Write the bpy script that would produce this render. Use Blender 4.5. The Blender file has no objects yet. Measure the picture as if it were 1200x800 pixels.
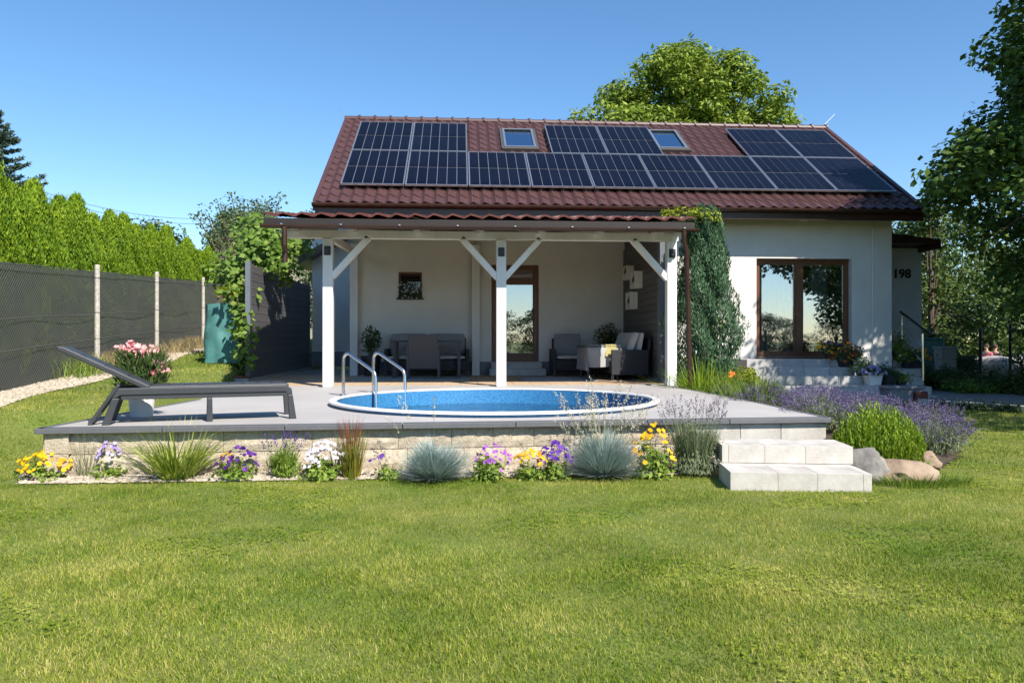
import bpy, math, random
import numpy as np
from mathutils import Vector, noise
S = bpy.context.scene
random.seed(5)
rng = np.random.default_rng(11)

# ------------------------------------------------------------ camera
YAW = math.atan(62/900); CZ = 1.154
RX, RY = math.cos(YAW), -math.sin(YAW)
DX, DY = math.sin(YAW), math.cos(YAW)
cam = bpy.data.objects.new('camera', bpy.data.cameras.new('camera'))
S.collection.objects.link(cam); S.camera = cam
cam.data.sensor_width = 36; cam.data.lens = 27.0
cam.data.clip_start = .05; cam.data.clip_end = 2000
cam.location = (0, 0, CZ); cam.rotation_euler = (math.pi/2, 0, -YAW)

# ------------------------------------------------------------ light
SUN_EL = math.radians(45); SUN_DIR = Vector((.5, -.865))  # horizontal direction to the sun
SUN_DIR.normalize()
W = bpy.data.worlds.new("World"); S.world = W; W.use_nodes = True
nt = W.node_tree; nt.nodes.clear()
wo = nt.nodes.new('ShaderNodeOutputWorld'); bg = nt.nodes.new('ShaderNodeBackground')
sk = nt.nodes.new('ShaderNodeTexSky'); sk.sky_type = 'NISHITA'; sk.sun_disc = False
sk.sun_elevation = SUN_EL; sk.sun_rotation = math.atan2(SUN_DIR.x, SUN_DIR.y)
sk.air_density = 1.0; sk.dust_density = .15; sk.ozone_density = 3.5; sk.altitude = 0
bg.inputs[1].default_value = .108
hv = nt.nodes.new('ShaderNodeHueSaturation'); hv.inputs['Saturation'].default_value = 1.16; hv.inputs['Hue'].default_value = .499
nt.links.new(sk.outputs[0], hv.inputs['Color']); nt.links.new(hv.outputs[0], bg.inputs[0]); nt.links.new(bg.outputs[0], wo.inputs[0])
sun = bpy.data.objects.new('sun', bpy.data.lights.new('sun', 'SUN'))
S.collection.objects.link(sun)
sun.data.energy = 4.6; sun.data.angle = math.radians(.55); sun.data.color = (1, .93, .83)
sv = Vector((SUN_DIR.x*math.cos(SUN_EL), SUN_DIR.y*math.cos(SUN_EL), math.sin(SUN_EL)))
sun.rotation_euler = sv.to_track_quat('Z', 'Y').to_euler(); sun.location = (10, -10, 20)
S.view_settings.view_transform = 'Standard'; S.view_settings.look = 'None'
S.view_settings.exposure = 0.82; S.view_settings.gamma = 1
S.cycles.max_bounces = 8; S.cycles.transparent_max_bounces = 16
S.cycles.caustics_reflective = False; S.cycles.caustics_refractive = False
S.cycles.use_denoising = True

# ------------------------------------------------------------ measuring helpers (pixels of the 1200x800 photograph to places)
def ray(px, py):
    X = (px-600)/900
    return Vector((RX*X+DX, RY*X+DY, (400-py)/900))
def atz(px, py, z):
    r = ray(px, py); t = (z-CZ)/r.z
    return Vector((r.x*t, r.y*t, z))
def aty(px, py, Y):
    r = ray(px, py); t = Y/r.y
    return Vector((r.x*t, Y, CZ+r.z*t))
def atd(px, py, d):
    r = ray(px, py)
    return Vector((r.x*d, r.y*d, CZ+r.z*d))
EY, EZ, TP = 15.9, 3.96, .672
PITCH = math.atan(TP)
def onroof(px, py, off=0):
    r = ray(px, py)      # EZ+off+TP*(r.y t-EY) = CZ+r.z t
    t = (EZ+off-TP*EY-CZ)/(r.z-TP*r.y)
    return Vector((r.x*t, r.y*t, CZ+r.z*t))
def sst(x):
    x = np.clip(x, 0, 1); return x*x*(3-2*x)
def terr(x, y):
    x = np.asarray(x, float); y = np.asarray(y, float)
    z = .054*np.clip(y-1.7, 0, 22)
    wd = 2.6-2.1*sst((y-7)/3)
    L = sst((-3.75-x)/wd)
    z = z*L
    z = z - .5*sst((y-17)/16)*sst((x-8)/5)
    z = z + .015*np.sin(x*.9+1)*np.cos(y*.7) * sst((7.0-y)/3)
    return z
def ground(px, py):
    t = .5
    r = ray(px, py)
    while t < 200:
        if CZ+r.z*t <= float(terr(r.x*t, r.y*t)): break
        t += .02
    return Vector((r.x*t, r.y*t, float(terr(r.x*t, r.y*t))))
DECK = .434

# ------------------------------------------------------------ materials
def nodes(name):
    m = bpy.data.materials.new(name); m.use_nodes = True
    n = m.node_tree; b = n.nodes['Principled BSDF']
    return m, n, b
def M(name, col, rough=.6, var=.12, scale=6, bump=0, bscale=60, metal=0, orand=0, col2=None, spec=.5, detail=6, coat=0, stretch=None):
    m, n, b = nodes(name)
    N, L = n.nodes, n.links
    tc = N.new('ShaderNodeTexCoord'); co = tc.outputs['Object']
    if stretch:
        mp = N.new('ShaderNodeMapping'); mp.inputs['Scale'].default_value = stretch
        L.new(co, mp.inputs[0]); co = mp.outputs[0]
    nz = N.new('ShaderNodeTexNoise'); nz.inputs['Scale'].default_value = scale; nz.inputs['Detail'].default_value = detail
    nz.inputs['Roughness'].default_value = .65
    L.new(co, nz.inputs['Vector'])
    mr = N.new('ShaderNodeMapRange'); mr.inputs[1].default_value = .3; mr.inputs[2].default_value = .7
    L.new(nz.outputs[0], mr.inputs[0])
    mx = N.new('ShaderNodeMix'); mx.data_type = 'RGBA'
    c2 = col2 or tuple(min(1, c*(1+var)) for c in col)
    c1 = col if col2 else tuple(c*(1-var) for c in col)
    mx.inputs[6].default_value = (*c1, 1); mx.inputs[7].default_value = (*c2, 1)
    L.new(mr.outputs[0], mx.inputs[0])
    out = mx.outputs[2]
    if orand:
        oi = N.new('ShaderNodeObjectInfo'); ml = N.new('ShaderNodeMapRange')
        ml.inputs[3].default_value = 1-orand; ml.inputs[4].default_value = 1+orand*.6
        L.new(oi.outputs['Random'], ml.inputs[0])
        hs = N.new('ShaderNodeHueSaturation'); L.new(ml.outputs[0], hs.inputs['Value']); L.new(out, hs.inputs['Color'])
        out = hs.outputs[0]
    L.new(out, b.inputs['Base Color'])
    b.inputs['Roughness'].default_value = rough; b.inputs['Metallic'].default_value = metal
    b.inputs['Specular IOR Level'].default_value = spec; b.inputs['Coat Weight'].default_value = coat
    if bump:
        n2 = N.new('ShaderNodeTexNoise'); n2.inputs['Scale'].default_value = bscale; n2.inputs['Detail'].default_value = 5
        L.new(co, n2.inputs['Vector'])
        bp = N.new('ShaderNodeBump'); bp.inputs['Strength'].default_value = bump; bp.inputs['Distance'].default_value = .01
        L.new(n2.outputs[0], bp.inputs['Height']); L.new(bp.outputs[0], b.inputs['Normal'])
    return m
def LM(name, c1, c2, c3=None, transl=.3, rough=.55, spec=.3, patch=None):
    """leaf and petal colour picked per leaf from the 'tone' attribute"""
    m, n, b = nodes(name); N, L = n.nodes, n.links
    at = N.new('ShaderNodeAttribute'); at.attribute_name = 'tone'
    cr = N.new('ShaderNodeValToRGB'); e = cr.color_ramp.elements
    e[0].color = (*c1, 1); e[1].color = (*(c3 or c2), 1)
    if c3:
        k = cr.color_ramp.elements.new(.5); k.color = (*c2, 1)
    fac = at.outputs['Fac']
    if patch:
        tc = N.new('ShaderNodeTexCoord'); nz = N.new('ShaderNodeTexNoise'); nz.inputs['Scale'].default_value = patch[0]; nz.inputs['Detail'].default_value = 5
        nz.inputs['Roughness'].default_value = .7
        L.new(tc.outputs['Object'], nz.inputs['Vector'])
        m1 = N.new('ShaderNodeMapRange'); m1.inputs[1].default_value = .35; m1.inputs[2].default_value = .65
        m1.inputs[3].default_value = -patch[1]; m1.inputs[4].default_value = patch[1]
        L.new(nz.outputs[0], m1.inputs[0])
        ad = N.new('ShaderNodeMath'); ad.operation = 'ADD'; ad.use_clamp = True
        L.new(fac, ad.inputs[0]); L.new(m1.outputs[0], ad.inputs[1]); fac = ad.outputs[0]
    L.new(fac, cr.inputs[0]); L.new(cr.outputs[0], b.inputs['Base Color'])
    b.inputs['Roughness'].default_value = rough; b.inputs['Specular IOR Level'].default_value = spec
    if transl:
        tr = N.new('ShaderNodeBsdfTranslucent'); L.new(cr.outputs[0], tr.inputs[0])
        ms = N.new('ShaderNodeMixShader'); ms.inputs[0].default_value = transl
        L.new(b.outputs[0], ms.inputs[1]); L.new(tr.outputs[0], ms.inputs[2])
        L.new(ms.outputs[0], N['Material Output'].inputs[0])
    return m
def GM(name, fac, tint=(1, 1, 1), glosscol=(1, 1, 1), rough=0.0, wave=None, slope=.5):
    """pane: see-through mixed with mirror, more mirror at grazing angles"""
    m, n, b = nodes(name); N, L = n.nodes, n.links; N.remove(b)
    t = N.new('ShaderNodeBsdfTransparent'); t.inputs[0].default_value = (*tint, 1)
    g = N.new('ShaderNodeBsdfGlossy'); g.inputs['Roughness'].default_value = rough; g.inputs[0].default_value = (*glosscol, 1)
    fr = N.new('ShaderNodeFresnel'); fr.inputs[0].default_value = 1.45
    mr = N.new('ShaderNodeMapRange'); mr.inputs[1].default_value = .03; mr.inputs[2].default_value = 1
    mr.inputs[3].default_value = fac; mr.inputs[4].default_value = min(1, fac+slope)
    L.new(fr.outputs[0], mr.inputs[0])
    ms = N.new('ShaderNodeMixShader'); L.new(mr.outputs[0], ms.inputs[0])
    L.new(t.outputs[0], ms.inputs[1]); L.new(g.outputs[0], ms.inputs[2]); L.new(ms.outputs[0], N['Material Output'].inputs[0])
    if wave:
        tc = N.new('ShaderNodeTexCoord'); nz = N.new('ShaderNodeTexNoise'); nz.inputs['Scale'].default_value = wave[0]; nz.inputs['Detail'].default_value = 3
        L.new(tc.outputs['Object'], nz.inputs['Vector'])
        bp = N.new('ShaderNodeBump'); bp.inputs['Strength'].default_value = wave[1]; bp.inputs['Distance'].default_value = .02
        L.new(nz.outputs[0], bp.inputs['Height']); L.new(bp.outputs[0], g.inputs['Normal']); L.new(bp.outputs[0], fr.inputs['Normal'])
    return m

# ------------------------------------------------------------ mesh helpers
class MB:
    def __init__(s): s.V = []; s.F = {}; s.n = 0
    def add(s, V, *Fs):
        V = np.asarray(V, float).reshape(-1, 3); s.V.append(V)
        for f in Fs:
            f = np.asarray(f, int)
            if f.size: s.F.setdefault(f.shape[1], []).append(f+s.n)
        s.n += len(V); return s
    def box(s, x0, x1, y0, y1, z0, z1):
        v = [(x, y, z) for x in (x0, x1) for y in (y0, y1) for z in (z0, z1)]
        return s.add(v, [(0, 1, 3, 2), (4, 6, 7, 5), (0, 4, 5, 1), (2, 3, 7, 6), (0, 2, 6, 4), (1, 5, 7, 3)])
    def bar(s, p0, p1, w, h, up=(0, 0, 1)):
        p0, p1 = Vector(p0), Vector(p1); d = (p1-p0).normalized(); up = Vector(up)
        a = d.cross(up)
        if a.length < 1e-4: a = d.cross(Vector((0, 1, 0)))
        a.normalize(); b = a.cross(d)
        v = [p+a*(i*w/2)+b*(j*h/2) for p in (p0, p1) for i in (-1, 1) for j in (-1, 1)]
        return s.add([tuple(q) for q in v], [(0, 1, 3, 2), (4, 6, 7, 5), (0, 4, 5, 1), (2, 3, 7, 6), (0, 2, 6, 4), (1, 5, 7, 3)])
    def path(s, pts, r, n=8, cap=True):
        pts = [Vector(p) for p in pts]; rs = r if hasattr(r, '__len__') else [r]*len(pts)
        V = []; prev = None
        for i, p in enumerate(pts):
            d = (pts[min(i+1, len(pts)-1)]-pts[max(i-1, 0)])
            if d.length < 1e-9: d = Vector((0, 0, 1))
            d.normalize()
            if prev is None:
                a = d.cross(Vector((0, 0, 1)))
                if a.length < .05: a = d.cross(Vector((1, 0, 0)))
            else: a = prev-d*prev.dot(d)
            a.normalize(); prev = a; b = d.cross(a)
            for k in range(n):
                t = 2*math.pi*k/n; V.append(p+(a*math.cos(t)+b*math.sin(t))*rs[i])
        F = [(i*n+k, i*n+(k+1) % n, (i+1)*n+(k+1) % n, (i+1)*n+k) for i in range(len(pts)-1) for k in range(n)]
        s.add([tuple(v) for v in V], F)
        if cap:
            base = s.n-len(V)
            s.F.setdefault(n, []).append(np.array([[base+k for k in range(n)][::-1], [base+(len(pts)-1)*n+k for k in range(n)]]))
        return s
    def lathe(s, prof, c=(0, 0, 0), n=24, closed=False, ex=1, ey=1):
        V = [(c[0]+ex*r*math.cos(2*math.pi*k/n), c[1]+ey*r*math.sin(2*math.pi*k/n), c[2]+z) for r, z in prof for k in range(n)]
        m = len(prof); J = range(m if closed else m-1)
        F = [(j*n+k, j*n+(k+1) % n, ((j+1) % m)*n+(k+1) % n, ((j+1) % m)*n+k) for j in J for k in range(n)]
        return s.add(V, F)
    def disc(s, c, r, n=24, ex=1, ey=1):
        V = [(c[0]+ex*r*math.cos(2*math.pi*k/n), c[1]+ey*r*math.sin(2*math.pi*k/n), c[2]) for k in range(n)]
        return s.add(V, [list(range(n))])
    def prism(s, pts, vec):
        n = len(pts); P = [Vector(p) for p in pts]; v = Vector(vec)
        V = [tuple(p) for p in P]+[tuple(p+v) for p in P]
        s.add(V, [(i, (i+1) % n, n+(i+1) % n, n+i) for i in range(n)])
        b = s.n-2*n
        s.F.setdefault(n, []).append(np.array([[b+i for i in range(n)][::-1], [b+n+i for i in range(n)]]))
        return s
    def ball(s, c, r, nu=10, nv=6):
        r = r if hasattr(r, '__len__') else (r, r, r)
        V = [(c[0]+r[0]*math.sin(math.pi*j/nv)*math.cos(2*math.pi*i/nu), c[1]+r[1]*math.sin(math.pi*j/nv)*math.sin(2*math.pi*i/nu), c[2]+r[2]*math.cos(math.pi*j/nv)) for j in range(nv+1) for i in range(nu)]
        return s.add(V, [(j*nu+i, (j+1)*nu+i, (j+1)*nu+(i+1) % nu, j*nu+(i+1) % nu) for j in range(nv) for i in range(nu)])
    def cushion(s, x0, x1, y0, y1, z0, z1, puff=.04, n=6):
        """soft box"""
        V = []; F = []
        cx, cy, cz = (x0+x1)/2, (y0+y1)/2, (z0+z1)/2; hx, hy, hz = (x1-x0)/2, (y1-y0)/2, (z1-z0)/2
        m = n+1
        for side in (1, -1):
            for i in range(m):
                for j in range(m):
                    u, v = -1+2*i/n, -1+2*j/n
                    e = (1-u**4)*(1-v**4)
                    V.append((u*hx*(1-.04*(v*v)), v*hy*(1-.04*u*u), side*(hz*.45+hz*.55*e**.6)))
        dims = sorted([(hz, 2), (hx, 0), (hy, 1)])
        for sd in (0, 1):
            for i in range(n):
                for j in range(n):
                    a = sd*m*m+i*m+j; f = (a, a+m, a+m+1, a+1)
                    F.append(f if sd == 0 else f[::-1])
        ring = [i*m for i in range(m)]+[n*m+j for j in range(1, m)]+[i*m+n for i in range(n-1, -1, -1)]+[j for j in range(n-1, 0, -1)]
        for k in range(len(ring)):
            a, b = ring[k], ring[(k+1) % len(ring)]
            F.append((a, b, b+m*m, a+m*m))
        return s.add([(cx+v[0], cy+v[1], cz+v[2]) for v in V], F)
    def verts(s): return np.concatenate(s.V) if s.V else np.zeros((0, 3))

def make_mesh(name, V, Fs, tone=None, smooth=False):
    me = bpy.data.meshes.new(name)
    V = np.ascontiguousarray(np.asarray(V, dtype=np.float32).reshape(-1, 3))
    Fs = [np.asarray(f, dtype=np.int32) for f in Fs if len(f)]
    loops = np.concatenate([f.ravel() for f in Fs])
    tot = np.concatenate([np.full(len(f), f.shape[1], dtype=np.int32) for f in Fs])
    st = np.concatenate([[0], np.cumsum(tot)[:-1]]).astype(np.int32)
    me.vertices.add(len(V)); me.vertices.foreach_set('co', V.ravel())
    me.loops.add(len(loops)); me.loops.foreach_set('vertex_index', loops)
    me.polygons.add(len(tot)); me.polygons.foreach_set('loop_start', st)
    me.update(calc_edges=True)
    me.polygons.foreach_set('use_smooth', np.full(len(tot), bool(smooth)))
    if tone is not None:
        a = me.attributes.new('tone', 'FLOAT', 'FACE'); a.data.foreach_set('value', np.asarray(tone, dtype=np.float32))
    return me
def wloc(o):
    v = Vector((0, 0, 0))
    while o is not None: v = v+o.location; o = o.parent
    return v
def link(name, me, mt=None, parent=None, loc=None):
    o = bpy.data.objects.new(name, me); S.collection.objects.link(o)
    if mt is not None and not me.materials: me.materials.append(mt)
    if parent is not None: o.parent = parent
    if loc is not None: o.location = loc
    return o
def part(name, mb, mt, parent=None, smooth=False, bevel=0, local=False, kind=None, tone=None, label=None, org=None):
    V = mb.verts().copy(); Fs = [np.concatenate(f) for f in mb.F.values()]
    base = np.zeros(3)
    if parent is not None and not local: base = np.array(wloc(parent))
    o0 = np.zeros(3)
    if org is not None: o0 = np.array(org, float)-base
    V = V-base-o0
    me = make_mesh(name, V, Fs, tone, smooth)
    o = link(name, me, mt, parent, tuple(o0))
    if smooth:
        md = o.modifiers.new('split', 'EDGE_SPLIT'); md.split_angle = math.radians(42)
    if bevel:
        b = o.modifiers.new('bevel', 'BEVEL'); b.width = bevel; b.segments = 2; b.limit_method = 'ANGLE'
    if kind: o['kind'] = kind
    if label: o['label'] = label
    return o
def tag(o, label, cat, group=None, kind=None):
    o['label'] = label; o['category'] = cat
    if group: o['group'] = group
    if kind: o['kind'] = kind
    return o
def thing(name, label, cat, loc=(0, 0, 0), rz=0, group=None):
    o = bpy.data.objects.new(name, None); S.collection.objects.link(o)
    o.location = loc; o.rotation_euler = (0, 0, rz); o.empty_display_size = .1
    return tag(o, label, cat, group)
def copy_tree(o, parent=None):
    c = o.copy(); S.collection.objects.link(c)
    if parent is not None: c.parent = parent
    for ch in [k for k in o.children]: copy_tree(ch, c)
    return c
def structure(name, mb, mt, **k):
    o = part(name, mb, mt, **k); o['kind'] = 'structure'; return o

# ------------------------------------------------------------ leaves, blades, flowers
def unit(a): return a/np.maximum(np.linalg.norm(a, axis=-1, keepdims=True), 1e-9)
def leafquads(P, Nrm, size, asp=.5, hang=.0, dirs=None, fold=.12):
    n = len(P); size = np.broadcast_to(size, (n,))[:, None]
    Nrm = unit(Nrm)
    D = rng.normal(size=(n, 3)) if dirs is None else np.array(dirs, float)
    D[:, 2] -= hang
    D = unit(D-(D*Nrm).sum(1, keepdims=True)*Nrm)
    B = np.cross(Nrm, D)
    p0 = P; p2 = P+D*size
    mid = P+D*size*.45+Nrm*size*fold
    p1 = mid+B*size*asp*.5-Nrm*size*fold*1.6; p3 = mid-B*size*asp*.5-Nrm*size*fold*1.6
    V = np.stack([p0, p1, p2, p3], 1).reshape(-1, 3)
    F = np.arange(4*n).reshape(n, 4)
    return V, F
def leafmesh(name, P, Nrm, size, asp=.5, hang=0, dirs=None, tone=None, fold=.12):
    V, F = leafquads(P, Nrm, size, asp, hang, dirs, fold)
    if tone is None: tone = rng.random(len(P))
    return make_mesh(name, V, [F], tone)
def bladearr(B, ang, L, w, lean, droop, seg=3, tone=None):
    """grass-like strips: base points, heading angle, length, width, lean 0..1, droop 0..1"""
    n = len(B); L = np.broadcast_to(L, (n,)); w = np.broadcast_to(w, (n,)); lean = np.broadcast_to(lean, (n,)); droop = np.broadcast_to(droop, (n,))
    H = np.stack([np.cos(ang), np.sin(ang), np.zeros(n)], 1)
    sa = ang+math.pi/2+rng.normal(0, .6, n)
    Sd = np.stack([np.cos(sa), np.sin(sa), np.zeros(n)], 1)
    rows = []
    for k in range(seg+1):
        t = k/seg
        hor = L*(lean*t+droop*t*t*.8); ver = L*(np.sqrt(np.maximum(.05, 1-lean**2))*t-droop*.55*t*t)
        c = B+H*hor[:, None]; c[:, 2] += ver
        ww = (w*(1-t**1.6)*.5+.0004)[:, None]
        rows.append((c-Sd*ww, c+Sd*ww))
    V = np.stack([r for pr in rows for r in pr], 1)   # n,(2*(seg+1)),3
    m = 2*(seg+1); off = (np.arange(n)*m)[:, None]
    F = np.concatenate([off+np.array([2*k, 2*k+1, 2*k+3, 2*k+2]) for k in range(seg)])
    tn = rng.random(n) if tone is None else tone
    return V.reshape(-1, 3), F, np.tile(tn, seg)
def petals(P, Nrm, size, k=5, asp=.85, cup=.25):
    n = len(P); Nrm = unit(Nrm)
    a = unit(np.cross(Nrm, rng.normal(size=(n, 3)))); b = np.cross(Nrm, a)
    size = np.broadcast_to(size, (n,))[:, None]
    Vs = []
    for i in range(k):
        t = 2*math.pi*i/k; d = a*math.cos(t)+b*math.sin(t); s = -a*math.sin(t)+b*math.cos(t)
        m = P+d*size*.33+Nrm*size*cup*.15
        Vs.append(np.stack([P, m+s*size*.28*asp, P+d*size*.55+Nrm*size*cup*.4, m-s*size*.28*asp], 1))
    V = np.concatenate(Vs).reshape(-1, 3)
    return V, np.arange(len(V)).reshape(-1, 4)
def addmesh(name, me, mt, parent, loc=(0, 0, 0), kind=None):
    o = link(name, me, mt, parent, loc)
    if kind: o['kind'] = kind
    return o
def dirs_rand(n, up=0.0):
    d = rng.normal(size=(n, 3)); d[:, 2] += up; return unit(d)
def inpoly(x, y, poly):
    r = np.zeros(len(x), bool); j = len(poly)-1
    for i in range(len(poly)):
        xi, yi = poly[i][0], poly[i][1]; xj, yj = poly[j][0], poly[j][1]
        c = ((yi > y) != (yj > y)) & (x < (xj-xi)*(y-yi)/((yj-yi) or 1e-9)+xi); r ^= c; j = i
    return r
# ------------------------------------------------------------ material library
m_wall = M('stucco', (.72, .70, .66), .9, .07, 1.3, bump=.35, bscale=120)
m_wallg = M('grey_render', (.52, .53, .55), .9, .08, 4, bump=.3, bscale=90)
m_plinth = M('plinth', (.2, .21, .23), .85, .12, 6, bump=.3, bscale=60)
m_white = M('white_painted_timber', (.72, .72, .70), .55, .08, 5, bump=.25, bscale=30, stretch=(1, 1, .15))
m_brown = M('brown_sheet_metal', (.045, .02, .014), .35, .2, 5)
m_brownw = M('brown_window_wood', (.13, .05, .022), .45, .3, 7, stretch=(6, 6, .6))
m_roof = M('maroon_roof_metal', (.070, .031, .030), .5, .16, 1.6, spec=.5)
m_roofd = M('old_maroon_roof_metal', (.12, .035, .028), .5, .3, 3)
m_alu = M('aluminium', (.62, .63, .65), .35, .06, 8, metal=.9)
m_cell = M('solar_cell', (.004, .005, .012), .3, .25, 2, spec=.12, orand=.25)
m_cellgap = M('solar_backing', (.15, .16, .19), .35, .05, 3)
m_steel = M('polished_steel', (.72, .73, .75), .18, .04, 4, metal=1)
m_dark = M('anthracite_plastic', (.035, .038, .043), .5, .15, 9, bump=.1, bscale=200)
m_ratt = M('dark_rattan', (.022, .025, .03), .6, .25, 60, bump=.5, bscale=160)
m_rattg = M('grey_weave', (.07, .072, .08), .65, .25, 60, bump=.5, bscale=160)
m_cush = M('grey_cushion', (.25, .25, .26), .9, .1, 20, bump=.3, bscale=150)
m_cushl = M('pale_cushion', (.6, .59, .57), .9, .07, 12, bump=.3, bscale=120)
m_deck = M('deck_slab', (.40, .38, .365), .75, .12, .7, bump=.15, bscale=120, detail=9)
m_cop = M('coping', (.11, .113, .12), .6, .12, 5, orand=.1, bump=.2, bscale=60)
m_block = M('split_block', (.36, .30, .215), .95, .0, 18, bump=1, bscale=75, orand=.08, col2=(.60, .52, .40))
m_step = M('washed_step_block', (.36, .33, .29), .9, .0, 3.4, bump=.2, bscale=60, orand=.06, col2=(.63, .60, .55), detail=14)
m_stepg = M('grey_step_block', (.36, .36, .35), .9, .0, 4, bump=.4, bscale=60, orand=.12, col2=(.55, .54, .52))
m_tile = M('terrace_tile', (.45, .31, .19), .7, .0, 1.2, orand=.1, col2=(.58, .44, .30))
m_plank = M('grey_composite_plank', (.115, .115, .12), .6, .18, 3, bump=.2, bscale=50, stretch=(1, .15, 6), orand=.12)
m_plankp = M('grey_post', (.13, .15, .18), .55, .1, 4)
m_conc = M('concrete', (.34, .33, .31), .9, .12, 5, bump=.4, bscale=50)
m_soil = M('bed_soil', (.07, .05, .035), .95, .3, 6, bump=.8, bscale=30)
m_ground = M('turf_soil', (.10, .155, .018), .95, .0, 1.3, bump=.7, bscale=60, col2=(.17, .17, .04), detail=10)
m_gravel = M('pale_pebbles', (.22, .175, .125), .85, .0, 26, col2=(.55, .48, .38), detail=2)
m_pathm = M('grey_gravel_path', (.27, .26, .25), .9, .2, 14, bump=.5, bscale=40)
m_rock = M('boulder_grey', (.13, .12, .11), .9, .0, 5, bump=1, bscale=22, col2=(.30, .275, .24))
m_rockb = M('boulder_tan', (.15, .10, .065), .9, .0, 5, bump=1, bscale=22, col2=(.36, .27, .19))
m_rim = M('pool_rim_white', (.82, .83, .84), .3, .03, 3)
m_liner = M('mosaic_liner', (.02, .12, .33), .35, .0, 55, col2=(.07, .31, .56), detail=2)
m_teal = M('teal_cover', (.06, .19, .18), .6, .3, 4, bump=.6, bscale=9)
m_tarp = M('grey_tarp', (.42, .38, .35), .7, .12, 3, bump=.5, bscale=5)
m_fab0 = M('fence_screen', (.032, .038, .03), .9, .35, 1.4, detail=8)
m_fab, _n, _b = nodes('fence_screen_fabric')
_t = _n.nodes.new('ShaderNodeBsdfTransparent'); _m = _n.nodes.new('ShaderNodeMixShader'); _z = _n.nodes.new('ShaderNodeTexNoise'); _z.inputs['Scale'].default_value = 1.1; _z.inputs['Detail'].default_value = 6
_r = _n.nodes.new('ShaderNodeMapRange'); _r.inputs[1].default_value = .3; _r.inputs[2].default_value = .7; _r.inputs[3].default_value = .06; _r.inputs[4].default_value = .24
_b.inputs['Base Color'].default_value = (.046, .053, .045, 1); _b.inputs['Roughness'].default_value = .95
_c = _n.nodes.new('ShaderNodeTexCoord'); _n.links.new(_c.outputs['Object'], _z.inputs['Vector']); _n.links.new(_z.outputs[0], _r.inputs[0]); _n.links.new(_r.outputs[0], _m.inputs[0]); _n.links.new(_b.outputs[0], _m.inputs[1]); _n.links.new(_t.outputs[0], _m.inputs[2]); _n.links.new(_m.outputs[0], _n.nodes['Material Output'].inputs[0])
m_wire = M('galvanised_wire', (.13, .135, .13), .6, .1, 10, metal=.3)
m_postc = M('concrete_post', (.30, .28, .25), .9, .0, 22, bump=.6, bscale=40, col2=(.60, .56, .50))
m_black = M('black_metal', (.012, .012, .014), .4, .1, 9)
m_glass = GM('window_glass', .28, (.88, .9, .9), (.92, .96, 1), slope=.5)
m_glassd = GM('lamp_glass', .2, (.8, .8, .8))
m_water = GM('pool_water', .10, (.62, .86, .93), wave=(3.5, .8), slope=.9)
m_curt = LM('sheer_curtain', (.6, .62, .62), (.75, .76, .76), transl=.5)
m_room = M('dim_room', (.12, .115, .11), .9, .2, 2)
m_potw = M('white_pot', (.8, .8, .79), .4, .03, 3)
m_potd = M('dark_pot', (.03, .03, .035), .5, .15, 5)
m_terra = M('terracotta', (.35, .13, .06), .8, .15, 5)
m_bark = M('bark', (.10, .075, .055), .95, .3, 8, bump=1, bscale=12, stretch=(1, 1, .25))
m_cloth = M('table_cloth', (.36, .36, .355), .9, .08, 6, bump=.3, bscale=50)
m_yel = M('yellow_cloth', (.36, .32, .13), .9, .15, 10)
m_rug = M('woven_rug', (.16, .19, .2), .95, .0, 22, bump=.5, bscale=60, col2=(.55, .57, .56), detail=1)
m_card = M('black_paint', (.01, .01, .012), .45, .1, 5)
m_carw = M('white_car_paint', (.62, .66, .7), .25, .03, 2, coat=.6)
m_tyre = M('tyre_rubber', (.015, .015, .015), .85, .2, 9)
m_asph = M('street_asphalt', (.11, .11, .11), .9, .2, 6, bump=.3, bscale=60)
m_brick = M('palisade_wood', (.16, .055, .035), .8, .25, 5, orand=.2)

# greens
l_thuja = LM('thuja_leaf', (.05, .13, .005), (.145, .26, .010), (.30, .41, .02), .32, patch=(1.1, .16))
l_walnut = LM('walnut_leaf', (.08, .14, .012), (.21, .30, .03), (.38, .46, .08), .38, patch=(.5, .15))
l_maple = LM('maple_leaf', (.035, .08, .014), (.07, .135, .02), (.14, .22, .035), .35, patch=(.7, .15))
l_back = LM('background_leaf', (.035, .07, .012), (.07, .12, .02), (.13, .18, .035), .25, patch=(.3, .2))
l_spruce = LM('spruce_needle', (.07, .12, .08), (.13, .2, .15), (.24, .32, .25), .15)
l_juni = LM('juniper_leaf', (.018, .055, .022), (.042, .105, .045), (.10, .18, .09), .1, patch=(2, .15))
l_gold = LM('golden_leaf', (.12, .18, .012), (.25, .30, .015), (.38, .42, .04), .35)
l_vine = LM('vine_leaf', (.07, .14, .015), (.14, .24, .03), (.24, .34, .07), .35)
l_apple = LM('apple_leaf', (.05, .09, .03), (.11, .17, .06), (.2, .27, .12), .3)
l_fescue = LM('fescue_blade', (.20, .27, .24), (.33, .41, .38), (.50, .58, .54), .1)
l_clump = LM('striped_blade', (.17, .24, .02), (.34, .42, .05), (.55, .58, .2), .3)
l_blood = LM('red_tipped_blade', (.11, .15, .015), (.22, .25, .03), (.30, .10, .03), .3)
l_redtip = LM('crimson_tip', (.20, .07, .035), (.30, .10, .05), None, .2)
l_lav = LM('lavender_leaf', (.09, .12, .05), (.16, .20, .10), (.24, .28, .16), .15)
l_green = LM('bedding_leaf', (.08, .15, .02), (.17, .26, .03), (.30, .38, .06), .3)
l_lime = LM('lime_leaf', (.10, .19, .008), (.20, .32, .015), (.34, .44, .03), .35)
l_dk = LM('dark_leaf', (.02, .045, .015), (.04, .08, .02), (.08, .12, .03), .2)  # dark green leaf colours
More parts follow.
